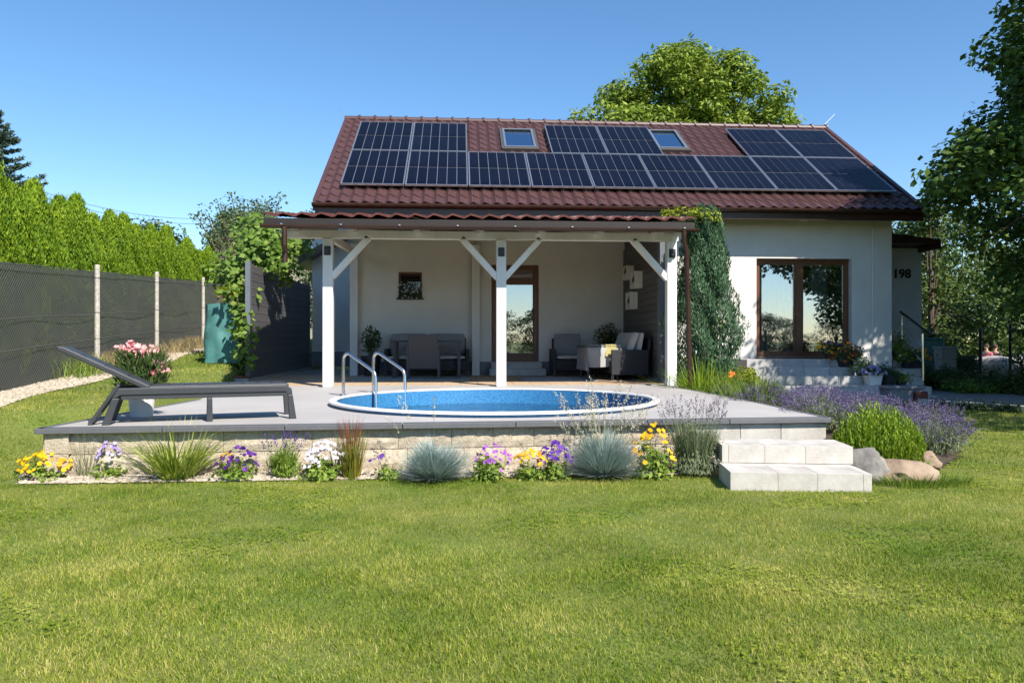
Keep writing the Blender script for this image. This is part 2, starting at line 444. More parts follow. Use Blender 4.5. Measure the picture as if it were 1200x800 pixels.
l_oleo = LM('oleander_leaf', (.03, .07, .015), (.07, .12, .03), (.13, .18, .05), .2)
l_day = LM('daylily_blade', (.06, .11, .02), (.13, .2, .03), (.2, .28, .06), .3)
l_wisp = LM('wispy_blade', (.17, .2, .10), (.28, .3, .16), (.42, .42, .26), .2)
l_seed = LM('seedhead', (.42, .38, .26), (.58, .53, .40), (.7, .66, .52), .3)
def flo(name, a, b, c=None): return LM(name, a, b, c, .3, .6)
f_yel = flo('yellow_petal', (.80, .42, .005), (.85, .55, .01), (.8, .3, .005))
f_lil = flo('lilac_petal', (.45, .36, .70), (.62, .55, .82), (.3, .2, .55))
f_pur = flo('purple_petal', (.05, .008, .13), (.10, .015, .25), (.2, .04, .4))
f_whi = flo('white_petal', (.75, .70, .80), (.85, .84, .85), (.6, .5, .72))
f_mag = flo('magenta_petal', (.32, .06, .45), (.45, .15, .6), (.2, .04, .35))
f_vio = flo('violet_petal', (.10, .02, .30), (.16, .05, .42), (.06, .01, .2))
f_lav = flo('lavender_flower', (.08, .06, .14), (.14, .10, .24), (.25, .21, .34))
f_lavd = flo('dry_lavender_flower', (.17, .13, .2), (.27, .22, .28), (.36, .3, .34))
f_pink = flo('pink_petal', (.75, .28, .30), (.8, .5, .48), (.62, .12, .16))
f_red = flo('rust_petal', (.30, .04, .015), (.45, .12, .02), (.6, .3, .03))
f_org = flo('orange_petal', (.6, .14, .02), (.7, .25, .04))
f_grn = flo('pale_bract', (.3, .36, .2), (.42, .46, .32))
l_dry = LM('dry_grass', (.22, .17, .07), (.36, .29, .14), (.48, .41, .22), .3)
g_lawn = LM('lawn_blade', (.10, .185, .012), (.28, .355, .028), (.62, .55, .17), .45, .6, .25, patch=(.9, .42))

# ------------------------------------------------------------ ground sheet
YW = 16.5
A = atz(42, 502.5, DECK); B = atz(972, 489.5, DECK)
C = atz(870, 467.6, DECK); C2 = atz(825, 459.3, DECK); E = atz(797, 454.6, DECK); E2 = atz(776, 449.7, DECK)
G1 = atz(233, 468, DECK); H1 = atz(300, 447, DECK)
POOL = Vector((atd(580, 0, 9.12).x, atd(580, 0, 9.12).y)); PR = 1.865
deckpoly = [(p.x, p.y) for p in (A, B, C, C2, E)]+[(3.62, 12.45), (-3.9, 12.45), (H1.x, H1.y-.9), (G1.x, G1.y)]
footprint = [(A.x+.1, A.y+.15), (B.x-.1, B.y+.15), (C.x-.1, C.y), (E.x, E.y), (3.6, 13), (9.6, 16.6), (9.6, 25), (-2.2, 25), (-3.8, 20), (-3.75, 13)]
bedout = [atz(x, y, 0) for x, y in ((1015, 562), (1040, 575), (1090, 562), (1122, 535), (1125, 508), (1105, 492), (1075, 478), (1040, 470))]
bedpoly = [(B.x-.2, B.y+.1)]+[(p.x, p.y) for p in bedout]+[(9.2, 15.2), (9.2, 16.5), (3.6, 16.5), (3.6, 13), (E.x, E.y), (C2.x, C2.y), (C.x, C.y)]
FX0 = Vector((-6.02, 10.54)); FX1 = Vector((-6.96, 21.2)); FD = (FX1-FX0).normalized()
def fence_pt(y): t = (y-FX0.y)/FD.y; p = FX0+FD*t; return p
xs = np.concatenate([np.arange(-60, -14, 3), np.arange(-14, 16, .3), np.arange(16, 90, 3)])
ys = np.concatenate([np.arange(-60, -6, 3), np.arange(-6, 30, .3), np.arange(30, 120, 4)])
Xg, Yg = np.meshgrid(xs, ys, indexing='ij')
Zg = terr(Xg, Yg)
ins = inpoly(Xg.ravel(), Yg.ravel(), footprint).reshape(Xg.shape)
# keep a margin inside the footprint so the edge of the hole stays hidden below the deck
Zg = np.where(ins, -1.7, Zg)
nx, ny = len(xs), len(ys)
idx = np.arange(nx*ny).reshape(nx, ny)
F = np.stack([idx[:-1, :-1], idx[1:, :-1], idx[1:, 1:], idx[:-1, 1:]], -1).reshape(-1, 4)
mg = MB().add(np.stack([Xg, Yg, Zg], -1), F)
structure('lawn_ground', mg, m_ground, smooth=False)
mb = MB(); far = 1500
mb.add([(-far, -far, -1.2), (far, -far, -1.2), (far, far, -1.2), (-far, far, -1.2)], [(0, 1, 2, 3)])
structure('far_ground', mb, m_ground)

# lawn blades
def lawn_pts(z0, z1, dens, side=1.18):
    n = int(dens*(z1-z0)*(z0+z1)*.667*side)+10
    d = np.sqrt(rng.random(n)*(z1*z1-z0*z0)+z0*z0); l = (rng.random(n)*2-1)*.667*side*d
    return l*RX+d*DX, l*RY+d*DY
gr_strip = lambda x, y: (y > (A.y-.11)+(x-A.x)*.098) & (y < 9) & (x > A.x-.25) & (x < 2.1)
def lawn_keep(x, y):
    k = ~inpoly(x, y, deckpoly) & ~inpoly(x, y, footprint) & ~inpoly(x, y, bedpoly)
    fx = FX0.x+(y-FX0.y)/FD.y*FD.x
    k &= ~gr_strip(x, y)
    edge = .62+.12*np.sin(y*1.7)+.1*np.sin(y*4.1)+rng.normal(0, .05, len(x))
    k &= (x > fx+edge) | (x < fx-2.5)
    k &= ~((x > 2.1) & (x < 3.12) & (y > 5.86-.065*(x-2.1)) & (y < 8))
    path_c = 12.9+(x-6)*.13
    k &= ~((x > 6.9) & (y > 14.2-(x-8)*.02))
    return k
VV = []; FF4 = []; FF3 = []; TT4 = []; TT3 = []; off = 0
for z0, z1, dens, L, w, seg in ((1.9, 4.6, 15500, .025, .0027, 2), (3.6, 7.2, 8600, .026, .0042, 1), (6.2, 10.8, 2600, .030, .0075, 1), (9.6, 17, 620, .042, .014, 1), (16, 28, 130, .07, .03, 1)):
    x, y = lawn_pts(z0, z1, dens, 1.5 if z0 < 6 else 1.3); dd0 = x*DX+y*DY
    k = lawn_keep(x, y) & (rng.random(len(x)) < np.minimum(1 if z0 < 2 else sst((dd0-z0)/1.0), 1-sst((dd0-z1+1.0)/1.0))); x = x[k]; y = y[k]; n = len(x)
    Bz = np.stack([x, y, terr(x, y)-.003], 1)
    ln = L*(.55+.75*rng.random(n))*(1+.3*np.sin(x*5+np.sin(y*4)*2)*np.sin(y*6))
    if seg == 2:
        V, Fq, tn = bladearr(Bz, rng.random(n)*6.283, ln, w*(.7+.6*rng.random(n)), .15+.6*rng.random(n), .3*rng.random(n), 2, rng.beta(1.2, 1.6, n))
        VV.append(V); FF4.append(Fq+off); TT4.append(tn); off += len(V)
    else:
        ang = rng.random(n)*6.283; a2 = rng.random(n)*6.283; le = .25+.55*rng.random(n)
        tip = Bz+np.stack([np.cos(ang)*ln*le, np.sin(ang)*ln*le, ln*np.sqrt(1-le**2)], 1)
        sd = np.stack([np.cos(a2), np.sin(a2), 0*a2], 1)*(w/2)
        V = np.stack([Bz-sd, Bz+sd, tip], 1).reshape(-1, 3)
        VV.append(V); FF3.append(np.arange(3*n).reshape(n, 3)+off); TT3.append(rng.beta(1.2, 1.6, n)); off += len(V)
x, y = lawn_pts(2.2, 7.5, 700); pt = np.sin(x*2.3+np.sin(y*1.9)*2)*np.sin(y*2.7+x)
k = lawn_keep(x, y) & (pt > .45); x = x[k]; y = y[k]; n = len(x); pc = np.repeat(np.stack([x, y, terr(x, y)+.012+.008*rng.random(n)], 1), 3, 0); an = np.tile([0, 2.09, 4.19], n)+np.repeat(rng.random(n)*6.28, 3)
Vc, Fc_ = leafquads(pc, np.tile([0, -.2, 1.], (3*n, 1))+rng.normal(0, .2, (3*n, 3)), .011, 1.0, 0, np.stack([np.cos(an), np.sin(an), 0*an], 1))
tag(link('lawn_clover', make_mesh('lawn_clover', Vc, [Fc_], rng.random(3*n)*.6), g_lawn), 'small clover leaves scattered through the lawn', 'clover', kind='stuff')
me = make_mesh('lawn_grass', np.concatenate(VV), [np.concatenate(FF4), np.concatenate(FF3)], np.concatenate(TT4+TT3))
tag(link('lawn_grass', me, g_lawn), 'short mown lawn with yellowish patches in front of the terrace', 'grass', kind='stuff')

# ------------------------------------------------------------ deck surface (hole for the pool), coping, split block wall
poly = [Vector(p) for p in deckpoly]
def edge_hit(c, ang):
    d = Vector((math.cos(ang), math.sin(ang))); best = 1e9
    for i in range(len(poly)):
        p, q = poly[i], poly[(i+1) % len(poly)]; e = q-p
        den = d.x*e.y-d.y*e.x
        if abs(den) < 1e-9: continue
        w = p-c; t = (w.x*e.y-w.y*e.x)/den; s = (w.x*d.y-w.y*d.x)/den
        if t > 0 and -1e-6 <= s <= 1+1e-6: best = min(best, t)
    return c+d*best
angs = sorted([i*2*math.pi/72 for i in range(72)]+[math.atan2(p.y-POOL.y, p.x-POOL.x) % (2*math.pi) for p in poly])
V = []
for a in angs:
    V.append((POOL.x+(PR+.0)*math.cos(a), POOL.y+(PR+.0)*math.sin(a), DECK)); h = edge_hit(POOL, a); V.append((h.x, h.y, DECK))
n = len(angs)
structure('deck_paving', MB().add(V, [(2*i, 2*i+1, (2*((i+1) % n))+1, 2*((i+1) % n)) for i in range(n)]), m_deck)

rw = thing('retaining_wall', 'low cream split-face block wall with dark coping under the pool deck', 'wall', (A.x, A.y, 0))
def block(p0, p1, z0, z1, nrm, mt=m_block, rough=.013, name='block', nu=7, nv=3, depth=.2, par=rw):
    """split-face block: broken front face, flat rest"""
    p0 = Vector(p0); p1 = Vector(p1); nrm = Vector(nrm); u = p1-p0; ln = u.length
    sd = random.random()*100
    V = []
    for i in range(nu+1):
        for j in range(nv+1):
            e = 0 if i in (0, nu) or j in (0, nv) else 1
            h = rough*(noise.noise(Vector((i*.9+sd, j*1.1, sd)))*1.1+.55)*e+ (0 if e else -.006)
            V.append(tuple(p0+u*(i/nu)+nrm*h)[:2]+(z0+(z1-z0)*j/nv,))
    m = nv+1
    F = [(i*m+j, (i+1)*m+j, (i+1)*m+j+1, i*m+j+1) for i in range(nu) for j in range(nv)]
    k = len(V)
    for q in (p0, p1):
        for z in (z0, z1):
            b = q-nrm*depth; V.append((b.x, b.y, z))
    top = [i*m+nv for i in range(nu+1)]
    mbx = MB().add(V, F)
    mbx.F.setdefault(nu+3, []).append(np.array([top+[k+3, k+1]]))
    mbx.F.setdefault(m+2, []).append(np.array([[j for j in range(m)]+[k+1, k], [nu*m+j for j in range(m)]+[k+3, k+2]]))
    return part(name, mbx, mt, par, org=(p0.x, p0.y, z0))
def wallrun(P, Q, nrm, z_rows, skip=None, seed=0, gap=.004):
    R_ = random.Random(seed); d = (Q-P); L = d.length; d.normalize()
    for r, (z0, z1) in enumerate(z_rows):
        x = 0
        while x < L-.05:
            w = R_.choice([.37, .47, .6, .74]) if r == 0 else R_.choice([.37, .5, .42, .55])
            if L-x-w < .25: w = L-x
            a, b = P+d*(x+gap/2), P+d*(x+w-gap/2)
            block(a, b, z0, z1, nrm); x += w
P2 = Vector((A.x, A.y)); Q2 = Vector((B.x, B.y)); dv = (Q2-P2).normalized(); nf = Vector((dv.y, -dv.x))
Pf = P2-nf*.05+dv*.03; Qf = P2+dv*5.62-nf*.05
wallrun(Pf, Qf, nf, [(.212, .388), (.02, .206), (-.15, .014)], seed=4)
wallrun(Vector((G1.x+.05, G1.y+3)), Vector((A.x+.05, A.y+.02)), Vector((-1, 0)), [(.228, .388), (.05, .222)], seed=9)
mb = MB()      # solid core right behind the blocks
c = [Pf+Vector((.06, .16)), Qf-nf*.12+dv*1.2, Qf-nf*.5+dv*1.2, Pf+Vector((.1, .6))]
mb.prism([(p.x, p.y, -.1) for p in c], (0, 0, .48)); part('wall_core', mb, m_conc, rw)
def coping_run(P, Q, nrm, L=1.0, w=.3, name='coping_stone', out=.03, h=.045):
    d = Q-P; T = d.length; d.normalize(); k = max(1, round(T/L)); s = T/k
    for i in range(k):
        a = P+d*(s*i+.003); b = P+d*(s*(i+1)-.003); n_ = nrm
        mb = MB().prism([(p.x, p.y, DECK-h+.004) for p in (a+n_*out, b+n_*out, b-n_*w*.35, a-n_*w*.35)], (0, 0, h))
        part(name, mb, m_cop, rw, org=(a.x, a.y, DECK), bevel=.004)
coping_run(P2, Q2, nf)
ee = [Q2, Vector((C.x, C.y)), Vector((C2.x, C2.y)), Vector((E.x, E.y))]
for i in range(3):
    d = (ee[i+1]-ee[i]).normalized(); coping_run(ee[i], ee[i+1], Vector((d.y, -d.x)), w=.1, out=.02)
d = Vector((G1.x, G1.y))-P2; coping_run(Vector((G1.x, G1.y)), P2, Vector((d.y, -d.x)).normalized()*-1, w=.12, out=.02)
# faint slab joints in the deck: thin raised grout lines are left out, the surface is seamless resin

# garden steps (pale blocks)
gs = thing('garden_steps', 'pale washed stone block steps leading from the lawn up to the deck corner', 'steps', (2.2, 6.3, 0))
def cam2(X, Z): return Vector((X*RX+Z*DX, X*RY+Z*DY))
fl = atz(859, 574.5, 0); fr = atz(1022, 577.3, 0); u = Vector((fr.x-fl.x, fr.y-fl.y)); sw = u.length; u.normalize(); v = Vector((-u.y, u.x))
O = Vector((fl.x, fl.y))
def stepbox(x0, x1, y0, y1, z0, z1, mt=m_step, par=gs, name='step_block'):
    c = [O+u*x0+v*y0, O+u*x1+v*y0, O+u*x1+v*y1, O+u*x0+v*y1]
    part(name, MB().prism([(p.x, p.y, z0) for p in c], (0, 0, z1-z0)), mt, par, org=(c[0].x, c[0].y, z0), bevel=.0015)
def tier(x0, x1, y0, y1, z0, z1, cuts):
    xs_ = [x0]+[x0+(x1-x0)*c for c in cuts]+[x1]
    for a, b in zip(xs_[:-1], xs_[1:]): stepbox(a+.001, b-.001, y0, y1, z0, z1)
tier(-.02, sw, 0, .36, -.1, .142, [.34, .62, .94])
tier(-.02, sw, .362, .5, -.1, .140, [.4, .8])
tier(.0, sw+.02, .47, .80, .144, .287, [.05, .33, .64])
tier(.0, sw+.02, .802, .95, .144, .285, [.5])
wz = (P2+dv*5.62); tb = O+u*.0+v*1.2
# blocks facing the deck edge above the steps
for i, (a_, b_) in enumerate(((5.64, 6.1), (6.1, 6.5), (6.5, (Q2-P2).length-.02))):
    p = P2+dv*(a_+.002)-nf*.02; q = P2+dv*(b_-.002)-nf*.02
    part('step_block', MB().prism([(p.x, p.y, .0), (q.x, q.y, .0), (q.x-nf.x*.3, q.y-nf.y*.3, .0), (p.x-nf.x*.3, p.y-nf.y*.3, .0)], (0, 0, .386)), m_step, gs, org=(p.x, p.y, 0), bevel=.005)

# ------------------------------------------------------------ pool
pl = thing('swimming_pool', 'round sunken pool with white rim and blue mosaic liner', 'swimming pool', (POOL.x, POOL.y, DECK))
pc = (POOL.x, POOL.y, 0); RT = DECK+.05
part('rim', MB().lathe([(PR-.03, RT-.01), (PR-.02, RT+.006), (PR+.035, RT+.008), (PR+.055, RT), (PR+.055, RT-.018), (PR-.02, RT-.03)], pc, 96, True), m_rim, pl, smooth=True)
part('outer_wall', MB().lathe([(PR+.004, DECK-.02), (PR+.004, RT-.015)], pc, 96), m_liner, pl, smooth=True)
part('liner', MB().lathe([(PR-.03, RT-.02), (PR-.03, -.75)], pc, 96).disc((POOL.x, POOL.y, -.745), PR-.03, 96), m_liner, pl, smooth=True)
part('water', MB().disc((POOL.x, POOL.y, .28), PR-.034, 96), m_water, pl)

ld = thing('pool_ladder', 'stainless steel ladder with two curved handrails at the pool edge', 'ladder', tuple(cam2(-2.24, 10.2))+(DECK,))
F1 = cam2(-2.24, 10.2); F2 = cam2(-1.94, 10.75); dd = (cam2(0, 0)+cam2(.87, -.49)); dd.normalize()
def rail(Fp):
    def at(s, z): p = Fp+dd*s; return Vector((p.x, p.y, z))
    pts = [at(0, DECK), at(0, 1.154-.32)]
    for i in range(1, 8):
        t = math.pi*.5*i/7*1.35
        pts.append(at(.08-.08*math.cos(t), .94+.085*math.sin(t)-.03))
    pts += [at(.46, .80), at(.525, .755), at(.55, .69), at(.55, -.3)]
    return pts
for Fp in (F1, F2):
    h = part('handrail', MB().path(rail(Fp), .0215, 12), m_steel, ld, smooth=True)
    part('flange', MB().lathe([(.0, .02), (.045, .02), (.05, 0)], (Fp.x, Fp.y, DECK), 16), m_steel, h)
for z in (.12, -.15):
    p, q = F1+dd*.55, F2+dd*.55
    part('rung', MB().bar((p.x, p.y, z), (q.x, q.y, z), .08, .03), m_steel, ld)

# ------------------------------------------------------------ terrace floor
tf = MB(); gy = np.arange(12.48, 16.5, .3); gx = np.arange(-3.88, 3.6, .3)
for x in gx:
    for y in gy:
        tf.box(x+.004, min(x+.296, 3.6), y+.004, y+.296, DECK-.02, DECK+.004+random.random()*.002)
o = structure('terrace_tiles', tf, m_tile)
structure('terrace_floor', MB().box(-3.9, 3.6, 12.44, 20, DECK-.3, DECK-.004), m_conc)
structure('floor_edge', MB().box(-3.9, 3.62, 12.41, 12.475, DECK-.1, DECK+.012), m_conc)
# ------------------------------------------------------------ house
HXL = aty(413, 400, YW).x; HXR = aty(1045, 400, YW).x
RXL = aty(368, 243, EY).x; RXR = aty(1082, 243, EY).x
def wallgrid(x0, x1, z0, z1, y0, y1, holes):
    xs = sorted({x0, x1, *[h[0] for h in holes], *[h[1] for h in holes]}); zs = sorted({z0, z1, *[h[2] for h in holes], *[h[3] for h in holes]})
    mb = MB(); P = {}
    def pv(x, y, z):
        return (x, y, z)
    solid = {}
    for i in range(len(xs)-1):
        for j in range(len(zs)-1):
            cx, cz = (xs[i]+xs[i+1])/2, (zs[j]+zs[j+1])/2
            solid[i, j] = not any(h[0] < cx < h[1] and h[2] < cz < h[3] for h in holes)
    for (i, j), s in solid.items():
        if not s: continue
        a, b, c, d = xs[i], xs[i+1], zs[j], zs[j+1]
        mb.add([(a, y0, c), (b, y0, c), (b, y0, d), (a, y0, d)], [(0, 1, 2, 3)])
        mb.add([(a, y1, c), (a, y1, d), (b, y1, d), (b, y1, c)], [(0, 1, 2, 3)])
        if not solid.get((i-1, j), False): mb.add([(a, y0, c), (a, y0, d), (a, y1, d), (a, y1, c)], [(0, 1, 2, 3)])
        if not solid.get((i+1, j), False): mb.add([(b, y0, c), (b, y1, c), (b, y1, d), (b, y0, d)], [(0, 1, 2, 3)])
        if not solid.get((i, j-1), False): mb.add([(a, y0, c), (a, y1, c), (b, y1, c), (b, y0, c)], [(0, 1, 2, 3)])
        if not solid.get((i, j+1), False): mb.add([(a, y0, d), (b, y0, d), (b, y1, d), (a, y1, d)], [(0, 1, 2, 3)])
    return mb
def rect(pxa, pya, pxb, pyb, Y=YW):
    p, q = aty(pxa, pya, Y), aty(pxb, pyb, Y); return (p.x, q.x, q.z, p.z)
hDoor = rect(576, 310, 631.5, 424); hSm = rect(467, 318.5, 494.5, 349); hWin = rect(886.5, 302.5, 998, 418)
hs = thing('house', 'single storey white house with maroon metal roof covered in solar panels', 'house', (HXL, YW, 0))
RY_ = onroof(600, 144.5).y; RZ_ = EZ+TP*(RY_-EY); BY = 2*RY_-YW
part('front_wall', wallgrid(HXL, HXR, -.3, 4.05, YW, YW+.32, [hDoor, hSm, hWin]), m_wall, hs)
part('side_wall', MB().box(HXL, HXL+.32, YW+.321, BY-.321, -.3, 4.05), m_wall, hs)
part('side_wall', MB().box(HXR-.32, HXR, YW+.321, BY-.321, -.3, 4.05), m_wall, hs)
part('back_wall', MB().box(HXL, HXR, BY-.32, BY, -.3, 4.05), m_wall, hs)
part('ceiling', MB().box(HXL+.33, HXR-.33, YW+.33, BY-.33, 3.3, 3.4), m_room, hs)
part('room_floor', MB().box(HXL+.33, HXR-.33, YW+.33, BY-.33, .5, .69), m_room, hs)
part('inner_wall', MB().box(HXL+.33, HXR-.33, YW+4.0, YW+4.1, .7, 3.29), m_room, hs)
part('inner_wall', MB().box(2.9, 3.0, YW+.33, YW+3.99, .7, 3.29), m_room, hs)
for x in (HXL+.02, HXR-.32):
    part('gable', MB().prism([(x, YW+.02, 4.052), (x, BY-.02, 4.052), (x, RY_, RZ_-.25)], (.3, 0, 0)), m_wall, hs)
pz = aty(540, 429, YW).z
part('plinth', wallgrid(HXL-.012, HXR+.012, -.3, pz, YW-.02, YW-.001, [(hDoor[0]-.02, hDoor[1]+.02, -.31, pz+.1), (hWin[0]-.5, HXR+.1, -.31, pz+.1)]), m_plinth, hs)
# roof sheets with pressed tile relief
NRM = Vector((0, -math.sin(PITCH), math.cos(PITCH)))
def tile_sheet(x0, x1, y0, y1, zf, nrm, up, mt, name, par, tw=.245, tl=.37, amp=.026, step=.03, thick=.02, sub=6):
    """pressed metal tile sheet: waves across, a step at every row"""
    L = (y1-y0); sl = abs(L)/abs(up[1]); rows = max(1, round(sl/tl)); t = sl/rows
    nc = max(2, int(round((x1-x0)/tw*sub)))
    V = []; ss = []
    for r in range(rows): ss += [(r*t, 1), (r*t+t*.97, 0)]
    for s_, hi in ss:
        for i in range(nc+1):
            x = x0+(x1-x0)*i/nc
            ph = 2*math.pi*((x-RXL)/tw)
            w = amp*(math.sin(ph)+.28*math.sin(2*ph))
            h = w+(step if hi else 0)
            s2 = s_+ (.022*math.sin(ph+.6) if 0 < s_ < sl*.98 else 0)
            b = Vector((x, y0, zf))+Vector(up)*s2+Vector(nrm)*h
            V.append(tuple(b))
    m = nc+1
    F = [(k*m+i, k*m+i+1, (k+1)*m+i+1, (k+1)*m+i) for k in range(len(ss)-1) for i in range(nc)]
    nv = len(V)   # drop the lower lip so the sheet has an edge
    V += [tuple(Vector(V[i])-Vector(nrm)*thick) for i in range(m)]
    F += [(i, nv+i, nv+i+1, i+1) for i in range(nc)]
    return part(name, MB().add(V, F), mt, par, org=(x0, y0, zf), smooth=False)
UP = Vector((0, math.cos(PITCH), math.sin(PITCH)))
nS = 12; wS = (RXR-RXL-.1)/nS
for k in range(nS):
    o = tile_sheet(RXL+.05+wS*k, RXL+.05+wS*(k+1)-.002, EY-.03, RY_, EZ+.02, NRM, UP, m_roof, 'roof_sheet', hs)
part('back_roof', MB().prism([(RXL, RY_, RZ_+.02), (RXL, 2*RY_-EY, EZ), (RXL, 2*RY_-EY, EZ-.1), (RXL, RY_, RZ_-.1)], (RXR-RXL, 0, 0)), m_roof, hs)
part('roof_deck', MB().prism([(RXL+.03, EY, EZ-.03), (RXL+.03, RY_-.01, RZ_-.03), (RXL+.03, RY_-.01, RZ_-.2), (RXL+.03, EY, EZ-.2)], (RXR-RXL-.06, 0, 0)), m_brown, hs)
for x in (RXL-.02, RXR-.06):
    part('verge_flashing', MB().prism([(x, EY-.04, EZ+.08), (x, RY_, RZ_+.08), (x, RY_, RZ_-.14), (x, EY-.04, EZ-.14)], (.1, 0, 0)), m_roof, hs)
nR = 32; rl = (RXR-RXL+.06)/nR      # ridge caps
for k in range(nR):
    x = RXL-.03+k*rl
    part('ridge_cap', MB().path([(x, RY_, RZ_+.02), (x+rl*.93, RY_, RZ_+.02), (x+rl*.94, RY_, RZ_+.035), (x+rl, RY_, RZ_+.035)], [.085, .085, .105, .105], 10, False), m_roof, hs, org=(x, RY_, RZ_))
part('fascia_board', MB().box(RXL+.02, RXR-.02, EY-.03, EY+.01, EZ-.22, EZ-.03), m_brown, hs)
part('soffit', MB().box(RXL+.05, RXR-.05, EY+.012, YW-.001, EZ-.12, EZ-.09), m_brown, hs)
def gutter(name, x0, x1, y, z, r, mt, par):
    V = []; n = 8
    for x in (x0, x1):
        for rr in (r, r-.006):
            for k in range(n+1):
                a = math.pi+math.pi*k/n; V.append((x, y+rr*math.cos(a), z+rr*math.sin(a)))
    m = n+1; F = [(k, k+1, 2*m+k+1, 2*m+k) for k in range(n)]+[(m+k, 3*m+k, 3*m+k+1, m+k+1) for k in range(n)]
    F += [(0, 2*m, 3*m, m), (n, m+n, 3*m+n, 2*m+n)]+[(k, m+k, m+k+1, k+1) for k in range(n)]+[(2*m+k, 2*m+k+1, 3*m+k+1, 3*m+k) for k in range(n)]
    o = part(name, MB().add(V, F), mt, par, org=(x0, y, z))
    return o
g = gutter('gutter', RXL-.02, RXR+.02, EY-.11, EZ+.0, .075, m_brown, hs)
for k in range(14):
    x = RXL+.4+k*.94
    part('bracket', MB().box(x-.012, x+.012, EY-.19, EY-.03, EZ-.005, EZ+.012), m_brown, g, org=(x, EY, EZ))
part('downpipe', MB().path([(HXR-.45, YW-.02, 3.8), (HXR-.45, YW-.012, .2)], .008, 8), m_alu, hs)
for px in (405, 965):
    q = onroof(px, 142)
    x = RXL+.05 if px == 405 else RXR-.1
    s = -1 if px == 405 else 1
    part('lightning_rod', MB().path([(x, RY_, RZ_+.05), (x+s*.42, RY_+.1, RZ_+.45)], [.007, .005], 5), m_alu, hs)

# solar panels, laid out in roof coordinates
def rs(px, py, off=.12):
    p = onroof(px, py, off); return p.x, (p.y-EY)/math.cos(PITCH)
xb0, sb = rs(399.5, 217); xb1, _ = rs(1040, 218.5)
st_ = rs(600, 147.5)[1]; sm = (sb+st_)/2
pw = (xb1-xb0)/9; ph = (st_-sb)/2
def roofpt(x, s, off): 
    p = Vector((x, EY, EZ))+UP*s+NRM*off; return p
def build_panel():
    mb = MB(); g_ = .012
    w, h = pw-.02, ph-.02
    def lb(mb, x0, x1, s0, s1, o0, o1):
        c = [Vector((x, 0, 0))+UP*s+NRM*o for x in (x0, x1) for s in (s0, s1) for o in (o0, o1)]
        mb.add([tuple(v) for v in c], [(0, 1, 3, 2), (4, 6, 7, 5), (0, 4, 5, 1), (2, 3, 7, 6), (0, 2, 6, 4), (1, 5, 7, 3)])
    lb(mb, 0, w, 0, .022, 0, .04); lb(mb, 0, w, h-.022, h, 0, .04); lb(mb, 0, .018, .023, h-.023, 0, .04); lb(mb, w-.018, w, .023, h-.023, 0, .04)
    fr = make_mesh('panel_frame', mb.verts(), [np.concatenate(f) for f in mb.F.values()]); fr.materials.append(m_alu)
    mb = MB(); lb(mb, .019, w-.019, .024, h-.024, .01, .026)
    bk = make_mesh('backing_sheet', mb.verts(), [np.concatenate(f) for f in mb.F.values()]); bk.materials.append(m_cellgap)
    cw = (w-.046)/6; ch = (h-.07)/2
    mb = MB(); lb(mb, 0, cw-.013, 0, ch-.013, 0, .006)
    ce = make_mesh('cell_column', mb.verts(), [np.concatenate(f) for f in mb.F.values()]); ce.materials.append(m_cell)
    return fr, bk, ce, cw, ch
pf, pb, pcell, cw, ch = build_panel()
spots = [(c, 0) for c in range(9)]+[(0, 1), (1, 1), (3.47, 1), (4.47, 1), (7, 1), (8, 1)]
for c, r in spots:
    o = link('solar_panel', pf, None, hs, tuple(roofpt(xb0+pw*c, sb+ph*r, .13)-hs.location))
    link('backing_sheet', pb, None, o)
    for i in range(6):
        for j in range(2):
            d = Vector((.03+cw*i, 0, 0))+UP*(.034+ch*j+(.014 if j else 0))+NRM*.0262
            link('solar_cell', pcell, None, o, tuple(d))
for sr in (sb+.3, sb+ph-.3, sb+ph+.3, sb+2*ph-.3):
    for a_, b_ in (((0, 9),) if sr < sb+ph else ((0, 2), (3.47, 5.47), (7, 9))):
        p, q = roofpt(xb0+pw*a_-.05, sr, .07), roofpt(xb0+pw*b_+.04, sr, .07)
        part('mounting_rail', MB().bar(p, q, .04, .05), m_black, hs)
# skylights
def skylight(pxl, pxr, pyt, pyb):
    x0, s0 = rs(pxl, pyb, .08); x1, _ = rs(pxr, pyb, .08); s1 = rs((pxl+pxr)/2, pyt, .08)[1]
    def lb(mb, xa, xb, sa, sb_, o0, o1):
        c = [roofpt(x, s, o) for x in (xa, xb) for s in (sa, sb_) for o in (o0, o1)]
        mb.add([tuple(v) for v in c], [(0, 1, 3, 2), (4, 6, 7, 5), (0, 4, 5, 1), (2, 3, 7, 6), (0, 2, 6, 4), (1, 5, 7, 3)])
    mb = MB(); t = .1
    lb(mb, x0, x1, s0, s0+t, 0, .13); lb(mb, x0, x1, s1-t, s1, 0, .13); lb(mb, x0, x0+t, s0+t+.001, s1-t-.001, 0, .125); lb(mb, x1-t, x1, s0+t+.001, s1-t-.001, 0, .125)
    o = part('skylight', mb, M('skylight_flashing', (.1, .09, .085), .4, .1, 5, metal=.3), hs, org=tuple(roofpt(x0, s0, 0)), bevel=.01)
    mb = MB(); lb(mb, x0+t, x1-t, s0+t, s1-t, .085, .1)
    part('pane', mb, GM('skylight_glass', .75, (.5, .5, .5), (.8, .9, 1)), o)
    mb = MB(); lb(mb, x0+t+.01, x1-t-.01, s0+t+.01, s1-t-.01, .04, .05)
    part('blind', mb, m_cushl, o)
    mb = MB(); lb(mb, x0+t-.03, x1-t+.03, s0+t-.02, s0+t+.03, .131, .15); lb(mb, x0+t-.03, x0+t+.02, s0+t+.031, s1-t, .126, .145); lb(mb, x1-t-.02, x1-t+.03, s0+t+.031, s1-t, .126, .145); lb(mb, x0+t-.03, x1-t+.03, s1-t-.03, s1-t+.02, .146, .155)
    part('sash', mb, m_alu, o)
